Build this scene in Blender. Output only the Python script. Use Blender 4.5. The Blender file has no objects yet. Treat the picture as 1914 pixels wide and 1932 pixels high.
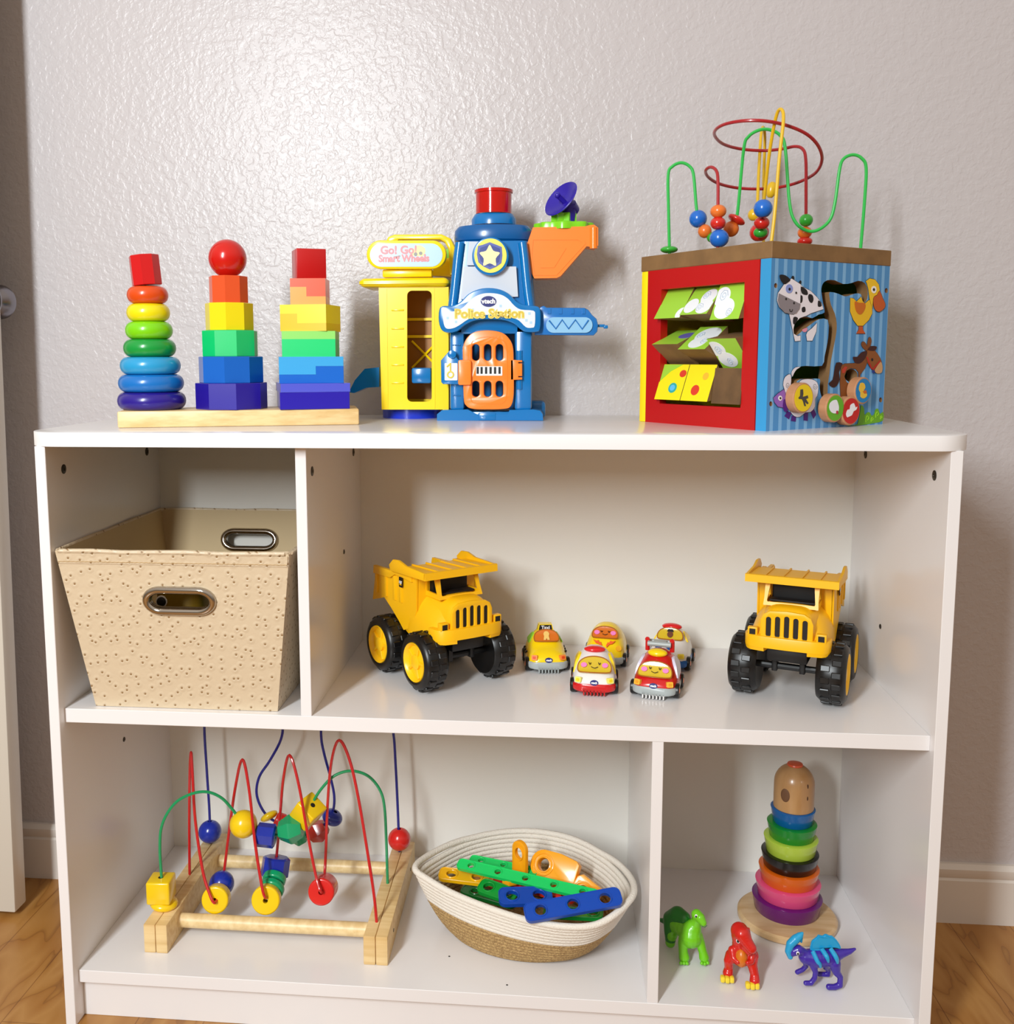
import bpy, bmesh, math, random
from mathutils import Vector, Matrix, Euler
from mathutils.geometry import tessellate_polygon
C = bpy.context.scene.collection
S = bpy.context.scene
rad = math.radians
# ------------------------------------------------------------------ camera
R0 = ((0.99531612, 0.09660133, -0.00374257), (0.00800641, -0.1209495, -0.99262637), (-0.09634169, 0.98794706, -0.12115642))
CAM = Vector((0.63753506, -1.16639578, 0.88212749))
FPX, CPX, CPY = 1874.39, 860.936, 899.894
cd = bpy.data.cameras.new('camera'); cam = bpy.data.objects.new('camera', cd); C.objects.link(cam)
cd.sensor_fit = 'HORIZONTAL'; cd.sensor_width = 36; cd.lens = FPX * 36 / 1914
cd.shift_x = (957 - CPX) / 1914; cd.shift_y = (CPY - 966) / 1914; cd.clip_start = .01
r, u, f = Vector(R0[0]), -Vector(R0[1]), -Vector(R0[2])
cam.matrix_world = Matrix(((r.x, u.x, f.x, CAM.x), (r.y, u.y, f.y, CAM.y), (r.z, u.z, f.z, CAM.z), (0, 0, 0, 1)))
S.camera = cam
# ------------------------------------------------------------------ world, lamps, exposure
w = bpy.data.worlds.new('room_light'); S.world = w; w.use_nodes = True
_nt = w.node_tree; _bg = _nt.nodes['Background']; _tc = _nt.nodes.new('ShaderNodeTexCoord'); _sp = _nt.nodes.new('ShaderNodeSeparateXYZ'); _rp = _nt.nodes.new('ShaderNodeValToRGB'); _mr = _nt.nodes.new('ShaderNodeMath')
_mr.operation = 'MULTIPLY_ADD'; _mr.inputs[1].default_value = .5; _mr.inputs[2].default_value = .5   # dim warm room below, paler ceiling above
_e = _rp.color_ramp.elements; _e[0].position = .40; _e[0].color = (.22, .17, .13, 1); _e[1].position = .78; _e[1].color = (.82, .71, .60, 1); _k = _e.new(.52); _k.color = (.32, .25, .18, 1)
_nt.links.new(_tc.outputs['Generated'], _sp.inputs[0]); _nt.links.new(_sp.outputs[2], _mr.inputs[0]); _nt.links.new(_mr.outputs[0], _rp.inputs[0]); _nt.links.new(_rp.outputs[0], _bg.inputs[0]); _bg.inputs[1].default_value = .8
def area(name, loc, tgt, sx, sy, e, col, spread=180):
    l = bpy.data.lights.new(name, 'AREA'); l.shape = 'RECTANGLE'; l.size = sx; l.size_y = sy; l.energy = e; l.color = col; l.spread = rad(spread)
    o = bpy.data.objects.new(name, l); C.objects.link(o); o.location = loc
    o.rotation_euler = (Vector(tgt) - Vector(loc)).to_track_quat('-Z', 'Y').to_euler(); return o
area('room_lamp', (-.22, -2.0, 1.62), (.5, .3, .8), .20, .95, 57, (.91, .972, 1))
S.view_settings.view_transform = 'Standard'; S.view_settings.look = 'None'; S.view_settings.exposure = 0.08; S.view_settings.gamma = 1
# ------------------------------------------------------------------ helpers
def ray(u, v):
    d = ((u - CPX) / FPX, (v - CPY) / FPX, 1.0)
    return Vector([sum(R0[k][i] * d[k] for k in range(3)) for i in range(3)])
def aty(u, v, y): d = ray(u, v); return CAM + d * ((y - CAM.y) / d.y)
def atz(u, v, z): d = ray(u, v); return CAM + d * ((z - CAM.z) / d.z)
def atx(u, v, x): d = ray(u, v); return CAM + d * ((x - CAM.x) / d.x)
def lin(h):
    h = h.lstrip('#'); o = []
    for i in (0, 2, 4):
        c = int(h[i:i + 2], 16) / 255; o.append(c / 12.92 if c <= .04045 else ((c + .055) / 1.055) ** 2.4)
    return (*o, 1)
MATS = {}
def mat(name, hexc, rough=.35, metal=0, coat=0, bump=None, var=None, trans=0, sub=0):
    """bump=(scale, strength, distance); var=(scale, hex2, stretch vec) mixes a second paint/wood tone by noise"""
    if name in MATS: return MATS[name]
    m = bpy.data.materials.new(name); m.use_nodes = True; nt = m.node_tree; b = nt.nodes['Principled BSDF']
    b.inputs['Base Color'].default_value = lin(hexc); b.inputs['Roughness'].default_value = rough
    b.inputs['Metallic'].default_value = metal; b.inputs['Coat Weight'].default_value = coat; b.inputs['Coat Roughness'].default_value = .12
    if trans: b.inputs['Transmission Weight'].default_value = trans
    if sub: b.inputs['Subsurface Weight'].default_value = sub; b.inputs['Subsurface Scale'].default_value = .004
    tc = nt.nodes.new('ShaderNodeTexCoord')
    if var:
        mp = nt.nodes.new('ShaderNodeMapping'); mp.inputs['Scale'].default_value = var[2] if len(var) > 2 else (1, 1, 1)
        n = nt.nodes.new('ShaderNodeTexNoise'); n.inputs['Scale'].default_value = var[0]; n.inputs['Detail'].default_value = 4
        mx = nt.nodes.new('ShaderNodeMix'); mx.data_type = 'RGBA'; mx.inputs[6].default_value = lin(hexc); mx.inputs[7].default_value = lin(var[1])
        rp = nt.nodes.new('ShaderNodeValToRGB'); rp.color_ramp.elements[0].position = .38; rp.color_ramp.elements[1].position = .66
        nt.links.new(tc.outputs['Object'], mp.inputs[0]); nt.links.new(mp.outputs[0], n.inputs['Vector'])
        nt.links.new(n.outputs['Fac'], rp.inputs[0]); nt.links.new(rp.outputs[0], mx.inputs[0]); nt.links.new(mx.outputs[2], b.inputs['Base Color'])
    if bump:
        n = nt.nodes.new('ShaderNodeTexNoise'); n.inputs['Scale'].default_value = bump[0]; n.inputs['Detail'].default_value = 3
        bp = nt.nodes.new('ShaderNodeBump'); bp.inputs['Strength'].default_value = bump[1]; bp.inputs['Distance'].default_value = bump[2]
        nt.links.new(tc.outputs['Object'], n.inputs['Vector']); nt.links.new(n.outputs['Fac'], bp.inputs['Height']); nt.links.new(bp.outputs[0], b.inputs['Normal'])
    MATS[name] = m; return m
def merge(bm, t, M=None, mi=None):
    if mi is not None:
        for f in t.faces: f.material_index = mi
    if M is not None: bmesh.ops.transform(t, matrix=M, verts=t.verts)
    me = bpy.data.meshes.new('tmp'); t.to_mesh(me); bm.from_mesh(me); bpy.data.meshes.remove(me); t.free(); return bm
def NB(): return bmesh.new()
def box(bm, x0, x1, y0, y1, z0, z1, bev=0, seg=2, M=None, mi=0):
    t = NB(); bmesh.ops.create_cube(t, size=1)
    bmesh.ops.transform(t, matrix=Matrix.Translation(((x0 + x1) / 2, (y0 + y1) / 2, (z0 + z1) / 2)) @ Matrix.Diagonal((x1 - x0, y1 - y0, z1 - z0, 1)), verts=t.verts)
    if bev: bmesh.ops.bevel(t, geom=t.edges[:], offset=bev, segments=seg, profile=.5, affect='EDGES')
    return merge(bm, t, M, mi)
def lathe(bm, prof, seg=32, M=None, mi=0, cap=True, ang0=0):
    """prof = [(r, z)...] turned about z"""
    t = NB(); rings = []
    for rr, z in prof:
        if rr < 1e-6: rings.append([t.verts.new((0, 0, z))])
        else: rings.append([t.verts.new((rr * math.cos(ang0 + 2 * math.pi * k / seg), rr * math.sin(ang0 + 2 * math.pi * k / seg), z)) for k in range(seg)])
    for a, b in zip(rings, rings[1:]):
        for k in range(seg):
            k2 = (k + 1) % seg
            if len(a) == 1 and len(b) == 1: continue
            if len(a) == 1: t.faces.new((a[0], b[k2], b[k]))
            elif len(b) == 1: t.faces.new((a[k], a[k2], b[0]))
            else: t.faces.new((a[k], a[k2], b[k2], b[k]))
    if cap:
        for rg in (rings[0], rings[-1]):
            if len(rg) > 2: t.faces.new(rg)
    bmesh.ops.recalc_face_normals(t, faces=t.faces[:])
    return merge(bm, t, M, mi)
def spline(pts, n=8, closed=False):
    P = [Vector(p) for p in pts]; out = []; N = len(P)
    rng = N if closed else N - 1
    for i in range(rng):
        g = lambda k: P[k % N] if closed else P[max(0, min(N - 1, k))]
        a, b, c, d = g(i - 1), g(i), g(i + 1), g(i + 2)
        for s in range(n):
            t = s / n
            out.append(.5 * ((2 * b) + (c - a) * t + (2 * a - 5 * b + 4 * c - d) * t * t + (3 * b - a - 3 * c + d) * t ** 3))
    if not closed: out.append(P[-1])
    return out
def tube(bm, pts, r, seg=10, closed=False, M=None, mi=0, smooth=0, caps=True, flat=None):
    """r: number, or list of radii per point; flat=(sx,sy) squashes the section"""
    if smooth:
        if isinstance(r, (list, tuple)):
            rr = spline([(x, 0, 0) for x in r], smooth, closed); r = [v.x for v in rr]
        pts = spline(pts, smooth, closed)
    pts = [Vector(p) for p in pts]; N = len(pts); t = NB(); rings = []
    tg = []
    for i in range(N):
        a = pts[(i - 1) % N] if (closed or i > 0) else pts[i]; b = pts[(i + 1) % N] if (closed or i < N - 1) else pts[i]
        tg.append((b - a).normalized())
    nrm = tg[0].orthogonal().normalized()
    if flat: 
        nrm = Vector((0, 0, 1)) - tg[0] * tg[0].z
        nrm = nrm.normalized() if nrm.length > .01 else tg[0].orthogonal().normalized()
    for i in range(N):
        if i: 
            nrm = nrm - tg[i] * nrm.dot(tg[i]); nrm = nrm.normalized() if nrm.length > 1e-6 else tg[i].orthogonal().normalized()
        bn = tg[i].cross(nrm); ri = r[i] if isinstance(r, (list, tuple)) else r
        fx, fy = flat if flat else (1, 1)
        rings.append([t.verts.new(pts[i] + nrm * (ri * fx * math.cos(2 * math.pi * k / seg)) + bn * (ri * fy * math.sin(2 * math.pi * k / seg))) for k in range(seg)])
    for i in range(N if closed else N - 1):
        a, b = rings[i], rings[(i + 1) % N]
        for k in range(seg): t.faces.new((a[k], a[(k + 1) % seg], b[(k + 1) % seg], b[k]))
    if not closed and caps: t.faces.new(rings[0][::-1]); t.faces.new(rings[-1])
    bmesh.ops.recalc_face_normals(t, faces=t.faces[:])
    return merge(bm, t, M, mi)
def rrect(x0, x1, y0, y1, r, n=6):
    out = []
    for cx, cy, a in ((x1 - r, y1 - r, 0), (x0 + r, y1 - r, 90), (x0 + r, y0 + r, 180), (x1 - r, y0 + r, 270)):
        for k in range(n + 1): q = rad(a + 90 * k / n); out.append((cx + r * math.cos(q), cy + r * math.sin(q)))
    return out
def ell(cx, cy, rx, ry=None, n=24, rot=0):
    ry = ry or rx; q = rad(rot); o = []
    for k in range(n):
        a = 2 * math.pi * k / n; x, y = rx * math.cos(a), ry * math.sin(a); o.append((cx + x * math.cos(q) - y * math.sin(q), cy + x * math.sin(q) + y * math.cos(q)))
    return o
def smooth2(pts, n=5): return [(p.x, p.y) for p in spline([(a, b, 0) for a, b in pts], n, True)]
def plate(bm, outer, th, holes=(), M=None, mi=0, bev=0, side_mi=None):
    """2D outline in xy, extruded from z=0 to z=th, with holes; bev rounds the top rim"""
    t = NB(); loops = [list(outer)] + [list(h) for h in holes]
    tri = tessellate_polygon([[Vector((x, y, 0)) for x, y in L] for L in loops])
    lo = []; hi = []
    for L in loops:
        for x, y in L: lo.append(t.verts.new((x, y, 0))); hi.append(t.verts.new((x, y, th)))
    for a, b, c in tri:
        try:
            t.faces.new((hi[a], hi[b], hi[c])); t.faces.new((lo[c], lo[b], lo[a]))
        except ValueError: pass
    top = []; k = 0
    for L in loops:
        n = len(L)
        for i in range(n):
            a, b = k + i, k + (i + 1) % n
            f = t.faces.new((lo[a], lo[b], hi[b], hi[a]))
            if side_mi is not None: f.material_index = 99
            top.append((hi[a], hi[b]))
        k += n
    bmesh.ops.recalc_face_normals(t, faces=t.faces[:])
    for f in t.faces: f.material_index = side_mi if f.material_index == 99 else mi
    if bev:
        bmesh.ops.dissolve_limit(t, angle_limit=.001, verts=t.verts[:], edges=t.edges[:])
        es = [e for e in t.edges if abs(e.verts[0].co.z - th) < 1e-9 and abs(e.verts[1].co.z - th) < 1e-9 and len(e.link_faces) == 2 and any(abs(f.normal.z) < .5 for f in e.link_faces)]
        try: bmesh.ops.bevel(t, geom=es, offset=bev, segments=2, profile=.5, affect='EDGES')
        except Exception: pass
    return merge(bm, t, M, None)
def sphere(bm, c, r, M=None, mi=0, sc=(1, 1, 1), u=24, v=14):
    t = NB(); bmesh.ops.create_uvsphere(t, u_segments=u, v_segments=v, radius=1)
    rr = r if isinstance(r, (tuple, list)) else (r * sc[0], r * sc[1], r * sc[2])
    bmesh.ops.transform(t, matrix=Matrix.Translation(c) @ Matrix.Diagonal((*rr, 1)), verts=t.verts)
    return merge(bm, t, M, mi)
def loft(bm, rings, cap=True, closed=True, M=None, mi=0):
    t = NB(); R = [[t.verts.new(p) for p in rg] for rg in rings]; n = len(R[0])
    for a, b in zip(R, R[1:]):
        for k in range(n if closed else n - 1): t.faces.new((a[k], a[(k + 1) % n], b[(k + 1) % n], b[k]))
    if cap: t.faces.new(R[0][::-1]); t.faces.new(R[-1])
    bmesh.ops.recalc_face_normals(t, faces=t.faces[:])
    return merge(bm, t, M, mi)
def fin(name, bm, m, parent=None, org=None, angle=35, label=None):
    me = bpy.data.meshes.new(name)
    if org is not None: bmesh.ops.translate(bm, verts=bm.verts, vec=-Vector(org))
    bm.to_mesh(me); bm.free()
    for x in (m if isinstance(m, (list, tuple)) else [m]): me.materials.append(x)
    me.polygons.foreach_set('use_smooth', [True] * len(me.polygons)); me.set_sharp_from_angle(angle=rad(angle))
    o = bpy.data.objects.new(name, me); C.objects.link(o)
    if parent is not None: o.parent = parent
    elif org is not None: o.location = org
    if label: o['label'] = label
    return o
def tag(o, label=None, cat=None, group=None, kind=None):
    if label: o['label'] = label
    if cat: o['category'] = cat
    if group: o['group'] = group
    if kind: o['kind'] = kind
    return o
def thing(name, label, cat, loc=(0, 0, 0), rotz=0, group=None):
    o = bpy.data.objects.new(name, None); C.objects.link(o); o.empty_display_size = .02
    o.location = loc; o.rotation_euler = (0, 0, rotz); return tag(o, label, cat, group)
def text_bm(bm, s, size, M, th=.0004, mi=0, sx=1, bold=0):
    cu = bpy.data.curves.new('t', 'FONT'); cu.body = s; cu.size = size; cu.extrude = th; cu.align_x = 'CENTER'; cu.align_y = 'CENTER'; cu.offset = bold; cu.resolution_u = 3
    ob = bpy.data.objects.new('t', cu); C.objects.link(ob); dg = bpy.context.evaluated_depsgraph_get(); dg.update()
    me = bpy.data.meshes.new_from_object(ob.evaluated_get(dg)); t = NB(); t.from_mesh(me)
    bpy.data.objects.remove(ob); bpy.data.curves.remove(cu); bpy.data.meshes.remove(me)
    bmesh.ops.transform(t, matrix=Matrix.Diagonal((sx, 1, 1, 1)), verts=t.verts)
    return merge(bm, t, M, mi)
# frame facing the viewer: local x -> world x, local y -> world z, local z -> towards -y
def front(x, y, z, tilt=0, yaw=0): return Matrix.Translation((x, y, z)) @ Matrix.Rotation(rad(yaw), 4, 'Z') @ Matrix.Rotation(rad(90 + tilt), 4, 'X')
# ------------------------------------------------------------------ the setting
W, T, D, DW = 1.10, .01365, .35447, .3691
ZT, ZTU, ZM, ZB, TS = .7907, .7731, .43265, .07093, .0180
def wall_mat():
    m = bpy.data.materials.new('textured_wall_paint'); m.use_nodes = True; nt = m.node_tree; b = nt.nodes['Principled BSDF']
    b.inputs['Base Color'].default_value = lin('c2bcbd'); b.inputs['Roughness'].default_value = .34; b.inputs['Specular IOR Level'].default_value = .42
    tc = nt.nodes.new('ShaderNodeTexCoord')
    n1 = nt.nodes.new('ShaderNodeTexNoise'); n1.inputs['Scale'].default_value = 118; n1.inputs['Detail'].default_value = 2.5; n1.inputs['Distortion'].default_value = .25
    n2 = nt.nodes.new('ShaderNodeTexNoise'); n2.inputs['Scale'].default_value = 16; n2.inputs['Detail'].default_value = 1
    r1 = nt.nodes.new('ShaderNodeValToRGB'); r1.color_ramp.elements[0].position = .40; r1.color_ramp.elements[1].position = .62
    ad = nt.nodes.new('ShaderNodeMath'); ad.operation = 'MULTIPLY_ADD'; ad.inputs[1].default_value = .5
    bp = nt.nodes.new('ShaderNodeBump'); bp.inputs['Strength'].default_value = .42; bp.inputs['Distance'].default_value = .0016
    L = nt.links.new
    for n in (n1, n2): L(tc.outputs['Object'], n.inputs['Vector'])
    L(n1.outputs['Fac'], r1.inputs[0]); L(r1.outputs[0], ad.inputs[0]); L(n2.outputs['Fac'], ad.inputs[2]); L(ad.outputs[0], bp.inputs['Height']); L(bp.outputs[0], b.inputs['Normal'])
    return m
def floor_mat():
    m = bpy.data.materials.new('wood_laminate'); m.use_nodes = True; nt = m.node_tree; b = nt.nodes['Principled BSDF']; L = nt.links.new
    b.inputs['Roughness'].default_value = .32
    tc = nt.nodes.new('ShaderNodeTexCoord'); mp = nt.nodes.new('ShaderNodeMapping'); mp.inputs['Scale'].default_value = (7, 1.6, 1); mp.inputs['Rotation'].default_value = (0, 0, rad(8))
    n = nt.nodes.new('ShaderNodeTexNoise'); n.inputs['Scale'].default_value = 1.5; n.inputs['Detail'].default_value = 3; n.inputs['Distortion'].default_value = .35
    ml = nt.nodes.new('ShaderNodeMath'); ml.operation = 'MULTIPLY'; ml.inputs[1].default_value = 7
    fr = nt.nodes.new('ShaderNodeMath'); fr.operation = 'FRACT'
    rp = nt.nodes.new('ShaderNodeValToRGB'); e = rp.color_ramp.elements; e[0].position = 0; e[0].color = lin('8c5c28'); e[1].position = .1; e[1].color = lin('a67436')
    e2 = e.new(.5); e2.color = lin('b28246'); e3 = e.new(1.0); e3.color = lin('a06c30')
    L(tc.outputs['Object'], mp.inputs[0]); L(mp.outputs[0], n.inputs['Vector']); L(n.outputs['Fac'], ml.inputs[0]); L(ml.outputs[0], fr.inputs[0]); L(fr.outputs[0], rp.inputs[0])
    br = nt.nodes.new('ShaderNodeTexBrick'); br.inputs['Scale'].default_value = 1; br.inputs['Brick Width'].default_value = 1.1; br.inputs['Row Height'].default_value = .09
    br.inputs['Mortar Size'].default_value = .0008; br.inputs['Color1'].default_value = (1, 1, 1, 1); br.inputs['Color2'].default_value = (.93, .9, .87, 1); br.inputs['Mortar'].default_value = (.6, .5, .4, 1)
    mp2 = nt.nodes.new('ShaderNodeMapping'); mp2.inputs['Rotation'].default_value = (0, 0, rad(90)); L(tc.outputs['Object'], mp2.inputs[0]); L(mp2.outputs[0], br.inputs['Vector'])
    mx = nt.nodes.new('ShaderNodeMix'); mx.data_type = 'RGBA'; mx.blend_type = 'MULTIPLY'; mx.inputs[0].default_value = 1
    L(rp.outputs[0], mx.inputs[6]); L(br.outputs['Color'], mx.inputs[7]); L(mx.outputs[2], b.inputs['Base Color'])
    return m
bm = NB(); box(bm, -2.2, 3.2, DW, DW + .1, 0, 2.6); tag(fin('wall_back', bm, wall_mat()), kind='structure')
bm = NB(); box(bm, -2.2, 3.2, -3.2, DW, -.05, 0); tag(fin('floor', bm, floor_mat()), kind='structure')
trim = mat('trim_paint', 'd8d0c8', .4, bump=(30, .15, .001))
bm = NB()
prof = [(0, 0), (-.013, 0), (-.013, .070), (-.0105, .0735), (-.0125, .077), (-.0125, .088), (-.008, .092), (-.006, .0946), (0, .0946)]
loft(bm, [[(x, DW + a, z) for a, z in prof] for x in (-2.2, 3.2)]); tag(fin('baseboard_back', bm, trim), kind='structure')
# open door standing in front of the wall at the left
dr = thing('door_1', None, None, (-.2035, .2365, .009)); dr['kind'] = 'structure'; dr.rotation_euler = (0, rad(.93), 0)
dm = mat('door_paint', 'd4cec2', .35, bump=(25, .1, .001))
bm = NB(); box(bm, -.8, 0, 0, .034, 0, 2.0, .0025); fin('door_panel', bm, dm, dr)
km = mat('brushed_nickel', '8d8a90', .28, 1)
bm = NB(); lathe(bm, [(.0, .0), (.031, 0), (.031, .003), (.026, .007), (.011, .009), (.0105, .026), (.019, .032), (.0265, .043), (.0265, .051), (.02, .058), (0, .06)], 32, Matrix.Translation((-.030, .034, .958)) @ Matrix.Rotation(rad(-90), 4, 'X'))
fin('door_knob', bm, km, dr)
# ------------------------------------------------------------------ bookcase
def melamine():
    m = mat('white_melamine', 'e9e6e6', .22); return m
wm = melamine()
bc = thing('bookcase', 'white five compartment toy bookcase with rounded top standing against wall', 'bookcase', (0, 0, 0))
bm = NB(); box(bm, 0, T, 0, D + .006, 0, ZTU, .0006, 1); fin('side_panel', bm, wm, bc)
bm = NB(); box(bm, W - T, W, 0, D + .006, 0, ZTU, .0006, 1); fin('side_panel', bm, wm, bc)
bm = NB(); box(bm, T, W - T, D, D + .004, .03, ZTU); fin('back_panel', bm, mat('back_board', 'eae6de', .3), bc)
xo = .0149; yo = .0055; rr = .045; o = []
for cx, a in ((W + xo - rr, 270), (-xo + rr, 180)):
    for k in range(11): q = rad(a + 90 * k / 10); o.append((cx + rr * math.cos(q), -yo + rr + rr * math.sin(q), ) if a == 270 else (cx + rr * math.cos(q), -yo + rr + rr * math.sin(q)))
out = o[:11] + [(W + xo, DW - .001), (-xo, DW - .001)] + o[11:]
bm = NB(); plate(bm, out, ZT - ZTU, M=Matrix.Translation((0, 0, ZTU)), bev=.0007); fin('top_panel', bm, wm, bc)
bm = NB(); box(bm, T, W - T, .0141, D, ZM - .0186, ZM, .0005, 1); fin('middle_shelf', bm, wm, bc)
bm = NB(); box(bm, T, W - T, .0141, D, ZB - .0173, ZB, .0005, 1); fin('bottom_shelf', bm, wm, bc)
X1, X2 = .32481, .7619
bm = NB(); box(bm, X1, X1 + T, .0148, D, ZM, ZTU, .0005, 1); fin('divider', bm, wm, bc)
bm = NB(); box(bm, X2, X2 + T, .0148, D, ZB, ZM - .0186, .0005, 1); fin('divider', bm, wm, bc)
bm = NB(); box(bm, T, W - T, .0249, .0389, 0, ZB - .0173, .0005, 1); fin('kick_board', bm, wm, bc)
sm = mat('screw_zinc', '4a4640', .35, .9)
for u_, v_, xx, sgn in ((120, 885, T, 1), (277, 852, T, 1), (589, 889, X1 + T, 1), (667, 853, X1 + T, 1), (649, 1041, X1 + T, 1), (234, 1395, T, 1), (1634, 857, W - T, -1), (1764, 897, W - T, -1), (1662, 1182, W - T, -1)):
    p = atx(u_, v_, xx); small = (u_, v_) in ((649, 1041), (234, 1395), (1662, 1182)); q = .0035 if small else .0062
    bm = NB(); lathe(bm, [(0, -.002), (q, -.002), (q, .0006), (q * .8, .0011), (q * .35, .0011), (q * .3, .0002), (0, .0002)], 20, Matrix.Translation(p) @ Matrix.Rotation(rad(90 * sgn), 4, 'Y'))
    fin('cam_screw', bm, sm, bc)
# ------------------------------------------------------------------ geometric stacking toy (left on top of the bookcase)
def paint(h, r=.28):
    g = ''.join('%02x' % int(int(h[i:i + 2], 16) * .92) for i in (0, 2, 4)); return mat('paint_' + h, g, r, coat=.25)
pine = mat('pine_wood', 'e9cb94', .42, var=(9, 'd9b478', (1, 14, 14)), bump=(60, .1, .0004))
phi = rad(14); e1 = Vector((math.cos(phi), math.sin(phi), 0)); e2 = Vector((-math.sin(phi), math.cos(phi), 0))
B0 = Vector((.0765, .070, ZT)); BL, BWd, BH = .312, .092, .0215
bm = NB(); box(bm, 0, BL, 0, BWd, 0, BH, .0022, 2, Matrix.Translation(B0) @ Matrix.Rotation(phi, 4, 'Z'))
tag(fin('wooden_board', bm, pine, org=B0), 'long pine wooden base board under the three colourful toy stacks', 'toy board')
def stack_pos(px):   # where the viewer's ray at this column crosses the board's centre line
    o = B0 + e2 * (BWd / 2); d = ray(px, 760); n = Vector((-d.y, d.x, 0)); s = (CAM - o).dot(n) / e1.dot(n); return o + e1 * s
ZS = ZT + BH
p = stack_pos(287); z = ZS
rings = [(.0445, .0235, '2a1590', 'indigo'), (.0425, .0232, '1277cc', 'medium blue'), (.0392, .0232, '2aa5dc', 'sky blue'), (.0340, .0232, '10a040', 'dark green'),
         (.0306, .0232, '86e010', 'lime green'), (.0280, .0235, 'ffee10', 'yellow'), (.0266, .0225, 'ee5210', 'orange')]
nm = ['at the very bottom of', 'second from the bottom of', 'third from the bottom of', 'fourth from the bottom of', 'fifth from the bottom of', 'under the orange ring of', 'under the tilted red block of']
for k, (r_, h_, c_, cn) in enumerate(rings):
    bm = NB(); pr = [(.006, 0)] + [(r_ - h_ * .42 + h_ * .42 * math.cos(a), h_ / 2 + h_ / 2 * math.sin(a)) for a in [rad(-90 + 15 * i) for i in range(13)]] + [(.006, h_)]
    lathe(bm, pr, 48, Matrix.Translation((p.x, p.y, z)))
    o = fin('stacking_ring', bm, paint(c_), org=(p.x, p.y, z)); tag(o, cn + ' wooden ring ' + nm[k] + ' the left ring stack', 'stacking ring', 'rings of the left toy stack'); z += h_
bm = NB(); lathe(bm, [(0, 0), (.0188, 0), (.0196, .0008), (.0196, .0385), (.0188, .0393), (0, .0393)], 8, Matrix.Translation((p.x, p.y, z + .0012)) @ Matrix.Rotation(rad(-5), 4, 'Y') @ Matrix.Rotation(rad(8), 4, 'Z'), ang0=0)
tag(fin('octagonal_block', bm, paint('dc1418'), org=(p.x, p.y, z), angle=20), 'red octagonal block tilted on top of the left ring stack', 'toy block')
def oct_block(p, z, R, h, off, c):
    bm = NB(); lathe(bm, [(0, 0), (R - .0007, 0), (R, .0007), (R, h - .0007), (R - .0007, h), (0, h)], 8, Matrix.Translation((p.x, p.y, z)), ang0=rad(off - 90)); return fin('octagonal_block', bm, paint(c), org=(p.x, p.y, z), angle=20)
p = stack_pos(438); z = ZS
for k, (R, h, off, c, cn) in enumerate([(.0478, .0350, -3 + 28, '2a1aa0', 'indigo'), (.0432, .0350, 7, '1068cc', 'blue'), (.0372, .0345, 31, '10d878', 'bright green'), (.0318, .0362, 10, 'ffe810', 'yellow'), (.0256, .0355, 8, 'f25a28', 'orange')]):
    o = oct_block(p, z, R, h, off, c)
    tag(o, cn + ' octagonal wooden block ' + ['at the bottom of', 'second from the bottom of', 'in the middle of', 'under the orange block of', 'directly under the red ball on'][k] + ' the middle stack', 'toy block', 'octagonal blocks of the middle toy stack'); z += h
bm = NB(); r_ = .0252; sphere(bm, (p.x, p.y, z + r_ * .93), r_, u=40, v=28); bmesh.ops.bisect_plane(bm, geom=bm.verts[:] + bm.edges[:] + bm.faces[:], plane_co=(p.x, p.y, z), plane_no=(0, 0, -1), clear_outer=True)
tag(fin('wooden_ball', bm, paint('dc1810', .22), org=(p.x, p.y, z)), 'glossy red wooden ball topping the middle stack', 'ball')
p = stack_pos(590); z = ZS
def step_pair(p, z, a, h, rot, cl, cu, hl, hh, xs, nl, nu, extra=0):
    """two interlocking stepped square blocks; lower one fills up to hl right of xs and hh left of it (or the reverse)"""
    M = Matrix.Translation((p.x, p.y, z)) @ Matrix.Rotation(rad(rot), 4, 'Z'); M2 = M @ Matrix.Rotation(rad(extra), 4, 'Z'); q = a / 2
    lo = [(-q, 0), (q, 0), (q, hl), (xs, hl), (xs, hh), (-q, hh)]; up = [(-q, hh), (xs, hh), (xs, hl), (q, hl), (q, h), (-q, h)]
    for pts, c, MM, n in ((lo, cl, M, nl), (up, cu, M2, nu)):
        pts2 = [(x, y) for i, (x, y) in enumerate(pts) if (x, y) != pts[i - 1]]
        bm = NB(); plate(bm, pts2, a, M=MM @ Matrix.Translation((0, q, 0)) @ Matrix.Rotation(rad(90), 4, 'X'), bev=.0005)
        tag(fin('interlocking_block', bm, paint(c), org=(p.x, p.y, z), angle=25), n, 'toy block', 'interlocking blocks of the right toy stack')
tiers = [(.092, .0342, 18, '2a1ab0', '5a60dc', .0225, .0225, 0, 'indigo stepped block at the bottom of the right stack on the pine board', 'periwinkle stepped block lying on the indigo one in the right stack', 1.5),
         (.0850, .0352, 13, '0e6cd8', '42b2f2', .0225, .0115, .006, 'blue stepped block under the sky blue one in the right stack', 'sky blue stepped block above the blue one in the right stack', 0),
         (.0708, .0338, 8, '12e07c', '9aea70', .0232, .0232, 0, 'emerald green block in the middle of the right stack', 'pale lime green block under the yellow pieces in the right stack', 0),
         (.0640, .0350, -5, 'f2cc00', 'ffee20', .0105, .0232, -.008, 'lemon yellow stepped block above the pale lime block in the right stack', 'deeper yellow stepped block under the light orange piece in the right stack', 0),
         (.0470, .0348, 6, 'ffb050', 'f5603c', .0110, .0235, -.002, 'light orange stepped block below the coral one in the right stack', 'coral stepped block directly under the red cube', 0)]
for a, h, rot, cl, cu, hl, hh, xs, nl, nu, ex in tiers: step_pair(p, z, a, h, rot, cl, cu, hl, hh, xs, nl, nu, ex); z += h
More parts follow.
